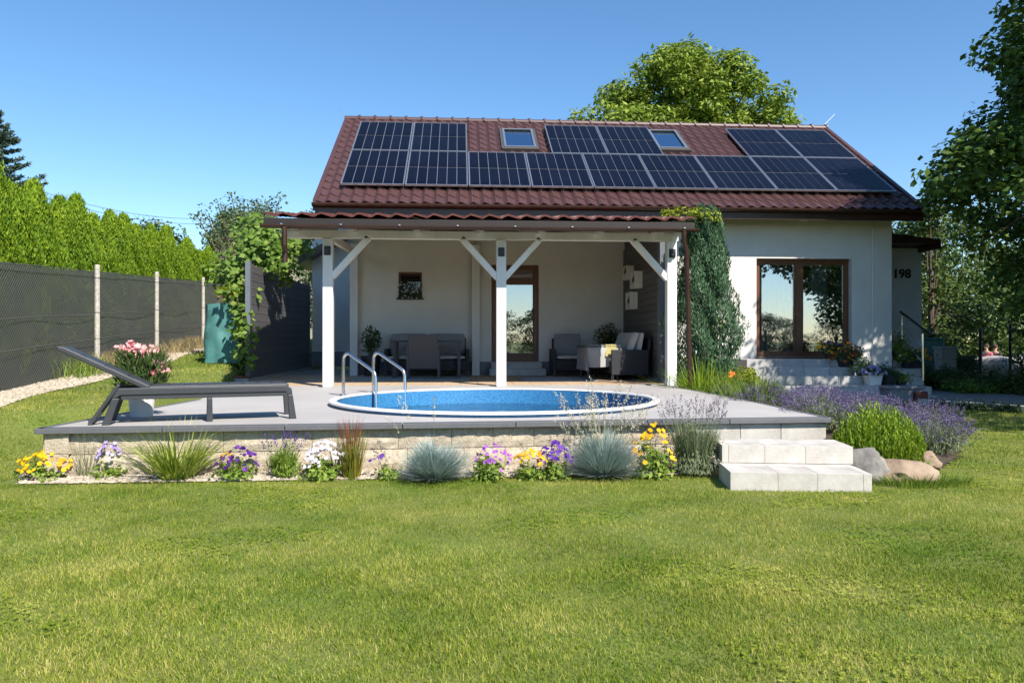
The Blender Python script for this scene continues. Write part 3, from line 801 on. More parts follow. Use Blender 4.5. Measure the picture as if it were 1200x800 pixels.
skylight(587.8, 631.7, 152.8, 175.7); skylight(768.7, 809, 154.3, 177)

# windows and doors
def frame_mb(x0, x1, z0, z1, y0, y1, t):
    mb = MB(); mb.box(x0, x1, y0, y1, z0, z0+t); mb.box(x0, x1, y0, y1, z1-t, z1)
    mb.box(x0, x0+t, y0+.001, y1-.001, z0+t, z1-t); mb.box(x1-t, x1, y0+.001, y1-.001, z0+t, z1-t); return mb
def curtain(x0, x1, z0, z1, y, par, folds=16, amp=.04):
    n = folds*6; V = []
    for i in range(n+1):
        x = x0+(x1-x0)*i/n; yy = y+amp*math.sin(i/6*2*math.pi)+amp*.4*math.sin(i*.37)
        V += [(x, yy, z0), (x, yy, z1)]
    mb = MB().add(V, [(2*i, 2*i+2, 2*i+3, 2*i+1) for i in range(n)])
    return part('curtain', mb, m_curt, par, tone=np.full(n, .6), smooth=False)
x0, x1, z0, z1 = hWin; fy = YW+.13
x1f = aty(993.5, 400, fy).x
wn = part('window', frame_mb(x0, x1, z0, z1, fy, fy+.08, .085), m_brownw, hs, bevel=.005)
xm = aty(936, 400, fy).x
part('mullion', MB().box(xm-.07, xm+.07, fy-.012, fy+.07, z0+.086, z1-.086), m_brownw, wn)
part('blind', MB().box(xm+.09, x1-.09, fy+.1, fy+.14, z1-.16, z1-.1), m_cushl, wn)
for a_, b_ in ((x0+.086, xm-.071), (xm+.071, x1-.086)):
    part('sash', frame_mb(a_, b_, z0+.087, z1-.087, fy+.003, fy+.06, .035), m_brownw, wn)
    part('pane', MB().box(a_+.036, b_-.036, fy+.03, fy+.045, z0+.123, z1-.123), m_glass, wn)
curtain(x0+.1, xm-.1, z0+.02, z1-.03, YW+.32, wn); curtain(xm+.35, x1-.4, z0+.02, z1-.03, YW+.32, wn, 6)
part('sill', MB().box(x0-.03, x1+.03, YW-.05, YW+.12, z0-.035, z0-.002), m_brown, wn)
x0, x1, z0, z1 = hDoor
dr = part('door', frame_mb(x0, x1, z0, z1, fy, fy+.08, .11), m_brownw, hs, bevel=.005)
part('transom', MB().box(x0+.111, x1-.111, fy+.004, fy+.07, z1-.42, z1-.30), m_brownw, dr)
part('pane', MB().box(x0+.12, x1-.12, fy+.03, fy+.045, z0+.19, z1-.42), m_glass, dr)
part('pane', MB().box(x0+.12, x1-.12, fy+.03, fy+.045, z1-.30, z1-.112), m_glass, dr)
part('bottom_rail', MB().box(x0+.111, x1-.111, fy+.004, fy+.07, z0+.111, z0+.19), m_brownw, dr)
part('blind', MB().box(x0+.13, x1-.13, fy+.06, fy+.08, z1-.27, z1-.2), m_cushl, dr)
part('handle', MB().box(x1-.13, x1-.10, fy-.04, fy, z0+1.0, z0+1.16).bar((x1-.115, fy-.05, z0+1.1), (x1-.24, fy-.05, z0+1.1), .02, .02), m_black, dr)
xb = x0+.17
for k in range(4):
    part('bead_curtain', MB().path([(xb+k*.045, fy-.05+.01*math.sin(k), z) for z in np.linspace(z1-.15, z0+.15, 30)], [.008+.006*(i % 2) for i in range(30)], 5), m_alu, dr)
x0, x1, z0, z1 = hSm
w2 = part('window', frame_mb(x0, x1, z0, z1, fy, fy+.06, .04), m_brownw, hs)
part('pane', MB().box(x0+.04, x1-.04, fy+.02, fy+.03, z0+.04, z1-.04), GM('dark_pane', .06, (.3, .3, .3)), w2)
part('sill', MB().box(x0-.04, x1+.04, YW-.04, YW+.12, z0-.04, z0-.002), m_brown, w2)
fb = thing('flower_box', 'small window box of trailing white flowers in the dark square window', 'flower box', ((x0+x1)/2, YW-.03, z0))
part('box', MB().box(x0+.02, x1-.02, YW-.03, YW+.1, z0+.003, z0+.12), m_potd, fb)
n = 500; P = np.stack([x0+rng.random(n)*(x1-x0), YW-.1+rng.random(n)*.14, z0-.02+rng.random(n)**1.5*.34], 1)
addmesh('foliage', leafmesh('foliage', P-np.array(fb.location), dirs_rand(n)+[0, -.6, .3], .05), l_dk, fb)
n = 26; P = np.stack([x0-.05+rng.random(n)*(x1-x0+.1), YW-.16+rng.random(n)*.06, z0-.02+rng.random(n)*.34], 1)
V, F = petals(P-np.array(fb.location), np.tile([0, -1, .3], (n, 1)), .034); addmesh('blossoms', make_mesh('b', V, [F], rng.random(len(F))), f_whi, fb)

# camera under the eave, meter cabinet on the right
q = aty(941, 258, YW-.05)
sc = part('security_camera', MB().box(q.x-.09, q.x+.07, YW-.16, YW-.06, q.z-.03, q.z+.05).box(q.x-.03, q.x+.03, YW-.06, YW, q.z, q.z+.1), m_potw, hs, bevel=.01)

# porch wing with number
PYW = YW+1.3
x0 = HXR-.1; x1 = aty(1080, 400, PYW).x
part('porch_wall', MB().box(x0, x1, PYW, PYW+.25, -.4, 3.4), m_wallg, hs)
part('porch_wall', MB().box(x1-.25, x1, PYW+.251, PYW+4, -.4, 3.4), m_wallg, hs)
rz1 = aty(1060, 275, PYW-.5).z
xe = aty(1101, 290, PYW-.6).x
part('porch_roof', MB().prism([(x0+.02, PYW-.65, rz1+.05), (xe, PYW-.65, rz1-.12), (xe, PYW-.65, rz1-.34), (x1-.1, PYW-.65, rz1-.36), (x1-.1, PYW-.65, rz1-.22), (x0+.02, PYW-.65, rz1-.22)], (0, 4.4, 0)), m_brown, hs)
for i, chx in enumerate('198'):
    cu = bpy.data.curves.new('digit', 'FONT'); cu.body = chx; cu.size = .30; cu.extrude = .012; cu.offset = .0055
    cu.materials.append(m_black)
    p = aty(1046.2+i*7.2, 325.5, PYW-.015)
    tmp = bpy.data.objects.new('digit', cu); S.collection.objects.link(tmp); bpy.context.view_layer.update()
    me = bpy.data.meshes.new_from_object(tmp.evaluated_get(bpy.context.evaluated_depsgraph_get())); bpy.data.objects.remove(tmp)
    o = link('house_number', me, m_black, hs); o['label'] = 'black digit %s of the house number' % chx; o.rotation_euler = (math.pi/2, 0, 0)
    o.location = Vector((p.x, PYW-.014, p.z))-hs.location

# outbuilding on the left behind
ob = thing('outbuilding', 'pale rendered outbuilding with dark sloping roof behind the grey screen', 'outbuilding', (-4, 20.3, .9))
oY = 20.4; xa = aty(366, 300, oY).x
part('wall', MB().box(xa, -.5, oY, oY+3, .6, 4.1), m_wall, ob)
part('plinth', MB().box(xa-.01, -.5, oY-.02, oY-.001, .5, aty(380, 412, oY).z), m_plinth, ob)
pA = aty(349, 301, oY-.5); pB = aty(420, 262, oY-.5)
part('roof', MB().prism([(pA.x, oY-.5, pA.z), (pB.x, oY-.5, pB.z), (pB.x, oY-.5, pB.z-.16), (pA.x, oY-.5, pA.z-.2)], (0, 4, 0)), m_brown, ob)

# ------------------------------------------------------------ pergola
pg = thing('pergola', 'white timber pergola with maroon metal roof over the terrace', 'pergola', (.67, 12.3, DECK))
PY = 12.3; bz0 = 2.775; bz1 = 2.905; wpost = .155
posts = [(-2.06, PY), (.672, PY), (3.44, PY)]
def lamp_on(px_, x, z, par):
    l = part('lamp', frame_mb(x-.045, x+.045, z-.06, z+.06, PY-wpost/2-.09, PY-wpost/2-.002, .015), m_black, par)
    return l
for i, (x, y) in enumerate(posts):
    p = part('post', MB().box(x-wpost/2, x+wpost/2, y-wpost/2, y+wpost/2, DECK+.004, bz0), m_white, pg, org=(x, y, DECK), bevel=.006)
    z = aty(385, 293.5, y-.1).z
    part('lantern', MB().box(x-.05, x+.05, y-wpost/2-.03, y-wpost/2-.001, z-.07, z+.07).box(x-.035, x+.035, y-wpost/2-.09, y-wpost/2-.03, z-.05, z+.035), m_black, p, org=(x, y, z), bevel=.004)
    part('foot_plate', MB().box(x-.06, x+.06, y-.06, y+.06, DECK+.0045, DECK+.02), m_alu, p)
bx0, bx1 = -2.72, 3.55
part('beam', MB().box(bx0, bx1, PY-.06, PY+.06, bz0+.001, bz1), m_white, pg, bevel=.006)
def brace(x0, z0, x1, z1, y=PY):
    part('brace', MB().bar((x0, y, z0), (x1, y, z1), .09, .12, up=(0, 1, 0)), m_white, pg, org=(x0, y, z0))
zb = aty(585, 328, PY).z
for x, s in ((posts[0][0], 1), (posts[1][0], -1), (posts[1][0], 1), (posts[2][0], -1)):
    brace(x+s*.06, zb+.03, x+s*.63, bz0-.0+.02)
rear = [(aty(415, 437, 16.35).x, 16.35), (aty(557.5, 439, 16.35).x, 16.35)]
RSL = .145
for x, y in rear:
    part('post', MB().box(x-.08, x+.08, y-.06, y+.06, DECK+.006, 3.2), m_white, pg, org=(x, y, DECK))
part('wall_plate', MB().box(-2.8, 3.45, 16.2, 16.28, 3.3, 3.42), m_white, pg)
part('side_beam', MB().bar((rear[0][0]+.1, 16.1, 2.96), (-2.06+.0, PY+.1, bz1-.08), .08, .12), m_white, pg)
zr = lambda y: bz1+.04+(y-PY)*RSL
for k in range(8):
    x = -2.66+k*(6.1/7) if k < 7 else 3.42
    x = aty([340, 411, 488, 564, 635, 703.5, 773][k], 268, 11.85).x if k < 7 else 3.5
    part('rafter', MB().bar((x, 11.78, zr(11.78)), (x, 16.15, zr(16.15)), .09, .12), m_white, pg, org=(x, 12, 3))
gx0, gx1 = aty(308, 250, 11.6).x, aty(815, 250, 11.6).x
nP = 6; wP = (gx1-gx0)/nP; up2 = Vector((0, 1, RSL)).normalized(); n2 = Vector((0, -up2.z, up2.y))
for k in range(nP):
    tile_sheet(gx0+wP*k, gx0+wP*(k+1)-.002, 11.62, 16.2, zr(11.62)+.185, n2, up2, m_roofd, 'roof_sheet', pg, tw=.28, amp=.022, thick=.03)
part('sheathing', MB().prism([(gx0+.02, 11.64, zr(11.64)+.065), (gx0+.02, 16.3, zr(16.3)+.065), (gx0+.02, 16.3, zr(16.3)+.13), (gx0+.02, 11.64, zr(11.64)+.13)], (gx1-gx0-.04, 0, 0)), m_brownw, pg)
part('fascia_board', MB().box(gx0+.01, gx1-.01, 11.60, 11.625, zr(11.6)-.01, zr(11.6)+.14), M('eaves_shadow_board', (.016, .009, .008), .6, .2, 5), pg)  # brown darkened to near black, painting in the shadow gap under the tiles
g = gutter('gutter', gx0-.02, gx1+.03, 11.535, zr(11.6)+.03, .048, m_brown, pg)
for k in range(8):
    x = gx0+.3+k*.86
    part('bracket', MB().box(x-.012, x+.012, 11.455, 11.6, zr(11.6)+.026, zr(11.6)+.04), m_alu, g, org=(x, 11.5, 3))
dx = aty(803.5, 300, 11.5).x
zg = zr(11.6)
part('downpipe', MB().path([(dx-.02, 11.52, zg), (dx-.02, 11.53, 2.7), (dx+.05, 11.62, 2.55), (dx+.12, 11.66, .45)], .038, 10), m_brown, pg, smooth=True)
dx = aty(334.5, 285, 11.6).x
part('downpipe', MB().path([(dx, 11.52, zg), (dx, 11.53, zg-.25), (dx-.03, 11.7, zg-.34), (dx-.03, 11.7, zg-.5)], .04, 10), m_brown, pg, smooth=True)

# ------------------------------------------------------------ plank screens
def screen(name, label, x, y0, y1, z0, z1, npl, face, hw=.02):
    t = thing(name, label, 'privacy screen', (x, y0, z0))
    h = (z1-z0)/npl
    for k in range(npl):
        part('plank', MB().box(x-hw, x+hw, y0+.05, y1-.05, z0+h*k+.003, z0+h*(k+1)-.003), m_plank, t, org=(x, y0, z0+h*k), bevel=.004)
    part('light_block_board', MB().box(x-.006*face-.008, x-.006*face+.008, y0+.05, y1-.05, z0, z1-.01), m_plank, t)  # added unseen board that stops sun stripes through the plank joints
    for y in (y0, y1):
        part('post', MB().box(x-.045, x+.045, y-.05, y+.048, z0-.05, z1+.05), m_plankp, t, org=(x, y, z0))
    return t
pxl = atz(300, 446, DECK); zt = aty(296, 309, 14.5).z
xL = -3.9
screen('plank_screen', 'tall grey plank screen on the left side of the terrace', xL, 14.55, 20.2, DECK+.05, zt, 14, 1)
structure('screen_kerb', MB().box(xL-.16, xL+.1, 14.2, 20.3, DECK-.3, DECK+.045), m_conc)
t = screen('plank_screen', 'dark plank screen wall beside the sofa at the right end of the terrace', 3.6, 13.45, 16.42, DECK+.05, 3.08, 21, -1)
part('infill_board', MB().prism([(3.58, 13.4, 3.085), (3.58, 16.45, 3.085), (3.58, 16.45, zr(16.45)+.05), (3.58, 13.4, zr(13.4)+.05)], (.04, 0, 0)), m_plank, t)
part('corner_board', MB().box(3.5, 3.64, 13.2, 13.38, DECK+.005, 3.1), m_plankp, t)
structure('screen_kerb', MB().box(3.54, 3.72, 13.1, 16.45, DECK-.2, DECK+.045), m_conc)
# white box lanterns hung on the screen
for i, (pa, pt, pbb, lab) in enumerate(((735, 312, 328, 'topmost small white box shelf on the dark plank wall'), (744.5, 318.5, 338, 'middle white box shelf overlapping the top one on the plank wall'), (739, 342.5, 362.5, 'lowest white box shelf on the dark plank wall'))):
    r = ray(pa+1, pt); t_ = 3.5/r.x; y = r.y*t_; q = aty(pa, pt, y); q2 = aty(pa, pbb, y)
    o = MB(); zt_, zb_ = q.z, q2.z
    x_ = 3.578; d = .16
    o.box(x_-d, x_, y-.2, y+.2, zt_-.02, zt_); o.box(x_-d, x_, y-.2, y+.2, zb_, zb_+.02); o.box(x_-d, x_, y-.2, y-.18, zb_+.02, zt_-.02); o.box(x_-d, x_, y+.18, y+.2, zb_+.02, zt_-.02); o.box(x_-.02, x_-.002, y-.18, y+.18, zb_+.02, zt_-.02)
    o.box(x_-d+.002, x_-d+.014, y-.18, y+.18, zb_+.02, zb_+.12)
    tb_ = thing('wall_box', lab, 'wall shelf', (x_, y, zb_), group='white boxes on the plank wall')
    part('case', o, m_white, tb_)
    for k in range(3):
        part('ornament', MB().box(x_-d+.03, x_-d+.05, y-.13+k*.1, y-.07+k*.1, zb_+.12, zb_+.12+.1+.05*(k % 2)), m_black, tb_)
# ------------------------------------------------------------ sun lounger
a0 = atz(120, 498.5, DECK); b0 = atz(343, 490.5, DECK); dl = (b0-a0); LL = dl.length
sl = thing('sun_lounger', 'anthracite plastic sun lounger with raised backrest on the pool deck', 'sun lounger', tuple(a0), math.atan2(dl.y, dl.x))
H = .315
def P_(name, mb, mt=m_dark, bev=.008, par=sl, **k): return part(name, mb, mt, par, local=True, bevel=bev, **k)
wd = .47
for y in (0, wd):
    P_('side_rail', MB().prism([(.07, y, H-.085), (.12, y, H), (LL-.06, y, H), (LL-.01, y, H-.03), (LL+.0, y, H-.085), (LL-.045, y, H-.085), (LL-.06, y, H-.06), (.14, y, H-.06), (.10, y, H-.085)], (0, .05, 0)), bev=.006)
    P_('rail_trim', MB().box(.14, LL-.06, y+.012, y+.038, H-.10, H-.061), bev=.003)
    P_('leg', MB().prism([(-.01, y, 0), (.055, y, 0), (.13, y, H-.086), (.07, y, H-.086)], (0, .05, 0)))
    P_('leg', MB().prism([(LL*.525, y+.005, 0), (LL*.525+.055, y+.005, 0), (LL*.525+.05, y+.005, H-.101), (LL*.525+.005, y+.005, H-.101)], (0, .04, 0)))
    P_('leg', MB().prism([(LL-.03, y, 0), (LL+.035, y, 0), (LL+.0, y, H-.086), (LL-.045, y, H-.086)], (0, .05, 0)))
P_('seat', MB().box(.30, LL-.03, .055, wd-.005, H-.03, H+.012), bev=.01)
for k in range(9):
    P_('slat', MB().box(.40+k*(LL-.45)/9, .40+(k+.93)*(LL-.45)/9, .07, wd-.02, H+.0125, H+.017), bev=.001)
P_('cross_bar', MB().box(.15, .2, .051, wd-.001, H-.07, H-.02))
P_('cross_bar', MB().box(LL-.1, LL-.06, .051, wd-.001, H-.08, H-.032))
tp = Vector((-.34, 0, .655)); hg = Vector((.355, 0, H-.015)); dB = (tp-hg).normalized(); nB = Vector((-dB.z, 0, dB.x)); nB = -nB if nB.z < 0 else nB
bk = P_('backrest', MB().prism([tuple(Vector(p)+Vector((0, .03, 0))) for p in (hg, hg+nB*.03, tp+nB*.035-dB*.03, tp+nB*.02+dB*.015, tp-nB*.01, hg-nB*.015)], (0, wd-.01, 0)), bev=.008)
for k in range(4):
    q = hg+dB*(.08+k*.2)+nB*.032
    P_('slat', MB().bar(q+Vector((0, .06, 0)), q+Vector((0, wd-.01, 0)), .15, .008, up=nB), bev=.002, par=bk)
for y in (.08, wd-.05):
    P_('strut', MB().bar((.12, y, H+.03), (-.11, y, .0), .03, .05, up=(0, 1, 0)), bev=.006)
P_('strut_bar', MB().bar((-.10, .095, .03), (-.10, wd-.065, .03), .04, .03), bev=.004)

# ------------------------------------------------------------ potted plants
def pot(name, label, loc, r0, r1, h, mt, group=None, cat='plant pot', square=False):
    t = thing(name, label, cat, loc, group=group)
    n = 4 if square else 24
    s = 1.35 if square else 1
    o = part('pot', MB().lathe([(0, .0), (r0*s, 0), (r1*s*.99, h*.88), (r1*s*1.06, h*.885), (r1*s*1.06, h), (r1*s*.96, h), (r1*s*.94, h*.86), (0, h*.86)], (0, 0, 0), n), mt, t, local=True, smooth=not square)
    if square: o.rotation_euler = (0, 0, math.pi/4)
    part('soil', MB().disc((0, 0, h*.9), r1*.9, 16), m_soil, t, local=True)
    return t
def bush_leaves(n, rx, rz, zc, size, asp=.5, up=.4, hang=0, flat=.55):
    """leaves through a dome"""
    d = dirs_rand(n, .3); r = rng.random(n)**.45
    lump = 1+.22*np.sin(d[:, 0]*5+d[:, 2]*4)+.15*np.sin(d[:, 1]*7+1)
    P = d*r[:, None]*lump[:, None]*[rx, rx, rz]; P[:, 2] = np.abs(P[:, 2]); P[:, 2] += zc
    N = unit(d+[0, 0, up]+rng.normal(0, .35, (n, 3)))
    return P, N
def add_leaves(t, n, rx, rz, zc, size, mt, asp=.5, name='foliage', **k):
    P, N = bush_leaves(n, rx, rz, zc, size, **k)
    o = addmesh(name, leafmesh(name, P, N, size*(.6+.8*rng.random(n)), asp), mt, t)
    return o
def add_flowers(t, n, rx, zlo, zhi, size, mt, name='blossoms', k=5, cup=.2, cx=0, cy=0):
    a = rng.random(n)*6.283; r = np.sqrt(rng.random(n))*rx
    P = np.stack([cx+r*np.cos(a), cy+r*np.sin(a), zhi-(zhi-zlo)*(r/rx)**1.5*(.6+.6*rng.random(n))], 1)
    N = unit(np.stack([np.cos(a)*r/rx*.7, np.sin(a)*r/rx*.7-.55, .8+0*a], 1)+rng.normal(0, .25, (n, 3)))
    V, F = petals(P, N, size*(.75+.4*rng.random(n)), k, cup=cup)
    me = make_mesh(name, V, [F], np.tile(rng.random(n), k))
    return addmesh(name, me, mt, t)
def add_stems(t, n, rx, z0, z1, mt=l_green, w=.004, name='stems'):
    a = rng.random(n)*6.283
    V, F, tn = bladearr(np.stack([rng.normal(0, .02, n), rng.normal(0, .02, n), np.full(n, z0)], 1), a, (z1-z0)*(.7+.35*rng.random(n)), w, rng.random(n)*min(.7, rx/(z1-z0)), .05, 3)
    return addmesh(name, make_mesh(name, V, [F], tn), mt, t)

q = atz(166, 487.5, DECK)
t = pot('potted_oleander', 'white pot of pink flowering oleander behind the sun lounger', tuple(q), .10, .128, .27, m_potw, cat='potted plant')
add_stems(t, 40, .16, .2, .62, l_oleo, .008)
n = 900; a = rng.random(n)*6.283; z = .22+rng.random(n)*.36; r = (.03+.2*np.sqrt(rng.random(n)))*(1.1-abs(z-.42)*1.2)
P = np.stack([r*np.cos(a), r*np.sin(a), z], 1); dd_ = np.stack([np.cos(a), np.sin(a), .9+0*a], 1)+rng.normal(0, .3, (n, 3))
addmesh('foliage', leafmesh('foliage', P, np.stack([np.cos(a), np.sin(a), -.4+0*a], 1)+rng.normal(0, .4, (n, 3)), .095, .22, dirs=dd_), l_oleo, t)
for cx, cy, cz, nn in ((-.09, 0, .66, 26), (.02, -.03, .60, 28), (.10, 0, .60, 24), (.19, 0, .49, 20), (-.02, .04, .55, 16), (.13, -.02, .42, 8), (-.14, -.03, .63, 12)):
    P = np.array([cx, cy, cz])+rng.normal(0, .032, (nn, 3)); V, F = petals(P, unit(rng.normal(0, .5, (nn, 3))+[0, -.7, .7]), .055)
    addmesh('blossoms', make_mesh('blossoms', V, [F], np.tile(rng.random(nn), 5)), f_pink, t)

# ------------------------------------------------------------ terrace furniture
def armchair(name, label, loc, rz, w=.72, d=.7, seats=1, cat='armchair', group=None, cush=m_cush, seatc=m_cushl):
    t = thing(name, label, cat, loc, rz, group)
    L_ = lambda nm, mb, mt, **k: part(nm, mb, mt, t, local=True, **k)
    L_('seat_frame', MB().box(-w/2+.07, w/2-.07, -d/2+.02, d/2-.06, .12, .34), m_ratt, bevel=.01)
    L_('back_panel', MB().prism([(-w/2+.06, d/2-.08, .12), (-w/2+.06, d/2+.0, .78), (-w/2+.06, d/2+.05, .78), (-w/2+.06, d/2-.02, .12)], (w-.12, 0, 0)), m_ratt, bevel=.01)
    for s in (-1, 1):
        x = s*(w/2-.035)
        L_('arm', MB().box(x-.035, x+.035, -d/2+.03, d/2-.02, .10, .56), m_ratt, bevel=.012)
        for y in (-d/2+.05, d/2-.05):
            L_('leg', MB().box(x-.025, x+.025, y-.025, y+.025, 0, .099), m_black)
    sw_ = (w-.15)/seats
    for i in range(seats):
        x0 = -w/2+.075+sw_*i
        L_('seat_cushion', MB().cushion(x0+.004, x0+sw_-.004, -d/2+.01, d/2-.12, .342, .43), seatc, smooth=True)
        c = MB().cushion(x0+.01, x0+sw_-.01, -.23, .23, -.06, .06)
        o = L_('back_cushion', c, cush, smooth=True)
        o.rotation_euler = (math.radians(80), 0, 0); o.location = (0, d/2-.15, .65)
    return t
FZ = DECK+.008
def fl(px, Y, z=FZ): p = aty(px, 400, Y); return (p.x, Y, z)
armchair('garden_sofa', 'dark rattan two seat sofa against the wall behind the dining table', fl(501, 15.98), 0, w=1.72, d=.72, seats=2, cat='sofa')
armchair('rattan_armchair', 'dark rattan armchair with grey back cushion right of the terrace door', fl(666.5, 15.9), 0, w=.74)
so = armchair('garden_sofa', 'rattan sofa with pale cushions standing side-on against the plank wall', (3.12, 14.75, FZ), -math.pi/2, w=1.75, d=.74, seats=2, cat='sofa', cush=m_cushl)
t = thing('dining_table', 'dark outdoor dining table with pale runner on the terrace', 'table', fl(501, 15.25))
for nm, mb, mt in (('tabletop', MB().box(-.68, .68, -.4, .4, .70, .735), m_dark), ('runner', MB().box(-.3, .3, -.43, .43, .7355, .742), m_cloth)):
    part(nm, mb, mt, t, local=True, bevel=.004)
for sx in (-1, 1):
    for sy in (-1, 1):
        part('leg', MB().box(sx*.62-.03, sx*.62+.03, sy*.34-.03, sy*.34+.03, 0, .699), m_dark, t, local=True)
t = thing('bowl', 'small white bowl with lid on the dining table runner', 'bowl', (fl(501, 15.25)[0]+.06, 15.15, FZ+.744))
part('bowl', MB().lathe([(.0, 0), (.05, 0), (.085, .05), (.08, .055), (.03, .075), (.015, .09), (0, .09)], n=16), m_potw, t, local=True, smooth=True)
t = thing('dining_chair', 'grey woven dining chair with its back to the pool at the table', 'chair', fl(496.5, 14.72))
for nm, mb, mt in (('backrest', MB().prism([(-.27, -.28, .2), (-.27, -.34, .84), (-.27, -.30, .84), (-.27, -.24, .2)], (.54, 0, 0)), m_rattg), ('seat', MB().box(-.27, .27, -.23, .27, .36, .42), m_rattg)):
    part(nm, mb, mt, t, local=True, bevel=.008)
for s in (-1, 1):
    part('arm', MB().box(s*.29-.02, s*.29+.02, -.3, .25, .58, .62), m_rattg, t, local=True)
    for y in (-.27, .22): part('leg', MB().box(s*.29-.02, s*.29+.02, y-.02, y+.02, 0, .579), m_rattg, t, local=True)
# side table under a cloth
ct = fl(703, 14.55)
t = thing('side_table', 'low table under a pale draped cloth beside the sofa', 'table', ct)
part('tabletop', MB().box(-.36, .30, -.5, .5, .60, .63), m_dark, t, local=True)
for sx in (-.3, .25):
    for sy in (-.42, .42): part('leg', MB().box(sx-.02, sx+.02, sy-.02, sy+.02, 0, .599), m_dark, t, local=True)
n = 15; V = []
for i in range(n):
    for j in range(n):
        u, v = -1+2*i/(n-1), -1+2*j/(n-1)
        x, y = u*.72, v*.82; ox, oy = max(0, abs(x)-.37), max(0, abs(y)-.52)
        o_ = max(ox, oy)
        xx = max(-.39, min(.33, x))+.06*math.sin(v*14)*min(1, ox*8)*np.sign(x)*.5-.05*(o_ > 0)*np.sign(x)*(ox > 0); yy = max(-.53, min(.53, y))+.05*math.sin(u*11)*min(1, oy*8)
        V.append((xx, yy, .642-o_*1.35+.006*math.sin(u*9+v*5)))
mb = MB().add(V, [(i*n+j, (i+1)*n+j, (i+1)*n+j+1, i*n+j+1) for i in range(n-1) for j in range(n-1)])
c = thing('tablecloth', 'pale grey cloth hanging over the low side table', 'tablecloth', ct); part('cloth', mb, m_cloth, c, local=True, smooth=True)
V = [(.0+.2*i/5+.02*math.sin(j), -.56+.5*j/7*1.0, .655+.008*math.sin(i*2+j*1.5)-(.22*(1-j) if j < 1 else 0)) for i in range(6) for j in range(8)]
c = thing('yellow_throw', 'yellow cloth lying folded over the side table', 'cloth', ct)
part('cloth', MB().add(V, [(i*8+j, (i+1)*8+j, (i+1)*8+j+1, i*8+j+1) for i in range(5) for j in range(7)]), m_yel, c, local=True, smooth=True)
for i, (yy, lab) in enumerate(((14.2, 'white throw cushion nearest the pool on the side-on sofa'), (14.62, 'middle white throw cushion on the side-on sofa'), (15.05, 'white throw cushion nearest the house on the side-on sofa'))):
    c = thing('throw_cushion', lab, 'cushion', (3.22, yy, FZ+.68), group='throw cushions on the sofa')
    o = part('cushion', MB().cushion(-.21, .21, -.21, .21, -.07, .07), m_cushl, c, local=True, smooth=True); o.rotation_euler = (0, math.radians(-68), .15*i)
def rug(label, x0, x1, y0, y1):
    mb = MB(); n = 26
    for k in range(n):
        a = y0+(y1-y0)*k/n; mb.box(x0, x1, a+.003, a+(y1-y0)/n-.003, FZ, FZ+.008)
    t = thing('rug', label, 'rug', (x0, y0, FZ)); part('weave', mb, m_rug, t)
rug('pale patterned rug in front of the rattan armchair', 1.15, 2.5, 13.7, 15.3)
rug('dark patterned rug under the dining table', -2.0, .2, 14.15, 15.75)
def leafy_pot(name, label, loc, h, r, n, mt=l_dk, pr=.15, phh=.3, size=.06):
    t = pot(name, label, loc, pr*.75, pr, phh, m_potd, cat='potted plant')
    add_stems(t, 14, r, phh*.8, h*.9, l_dk, .01)
    d = dirs_rand(n); P = d*(rng.random(n)**.5)[:, None]*[r, r, (h-phh)/2]+[0, 0, (h+phh)/2]
    addmesh('foliage', leafmesh('foliage', P, dirs_rand(n, .3), size*(.6+.8*rng.random(n)), .45), mt, t)
    return t
leafy_pot('potted_shrub', 'dark pot with upright leafy shrub left of the dining sofa', fl(435, 15.9), 1.05, .22, 700, pr=.2, phh=.42)
leafy_pot('potted_shrub', 'bushy potted plant in the corner behind the draped side table', fl(712, 16.1), 1.12, .32, 800, pr=.2, phh=.4)
# door steps
t = thing('door_step', 'grey two tier stone step under the terrace door', 'steps', (hDoor[0], YW-.3, DECK))
part('step_block', MB().box(hDoor[0]-.02, hDoor[1]+.04, YW-.26, YW-.025, DECK+.006, hDoor[2]-.01), m_stepg, t, bevel=.006)
for k in range(2):
    w_ = (hDoor[1]-hDoor[0]+.16)/2; part('step_block', MB().box(hDoor[0]-.06+w_*k+.002, hDoor[0]-.06+w_*(k+1)-.002, YW-.5, YW-.262, DECK+.006, DECK+.15), m_stepg, t, bevel=.006)

# ------------------------------------------------------------ flower bed in front of the wall
gx = []
mb = MB(); n = 24; V = []
for i in range(n+1):
    x = A.x-.03+(2.08-A.x+.03)*i/n
    yw = A.y+(x-A.x)*(dv.y/dv.x); yf = yw-.13-.012*(i)-.02*math.sin(i*1.3)
    V += [(x, yf, .004+float(terr(x, yf))), (x, yw+.07, .03)]
structure('bed_gravel', MB().add(V, [(2*i, 2*i+2, 2*i+3, 2*i+1) for i in range(n)]), m_gravel)
def pebble_field(name, label, pts, s0, s1, mt, flat=.6):
    n = len(pts)
    base = np.array([(1, 0, 0), (0, 1, 0), (-1, 0, 0), (0, -1, 0), (.1, .1, 1), (0, 0, -1)], float)
    Fc = np.array([(0, 1, 4), (1, 2, 4), (2, 3, 4), (3, 0, 4)])
    s = (s0+(s1-s0)*rng.random(n)**2)[:, None]; a = rng.random(n)*6.28
    X = base[None, :, 0]*np.cos(a)[:, None]-base[None, :, 1]*np.sin(a)[:, None]; Y = base[None, :, 0]*np.sin(a)[:, None]+base[None, :, 1]*np.cos(a)[:, None]
    jit = 1+rng.normal(0, .2, (n, 6))
    V = np.stack([X*s*jit*1.2, Y*s*jit, base[None, :, 2]*s*flat*jit], -1)+pts[:, None, :]
    F = (np.arange(n)*6)[:, None, None]+Fc[None]
    me = make_mesh(name, V, [F.reshape(-1, 3)])
    tag(link(name, me, mt), label, 'gravel', kind='stuff')
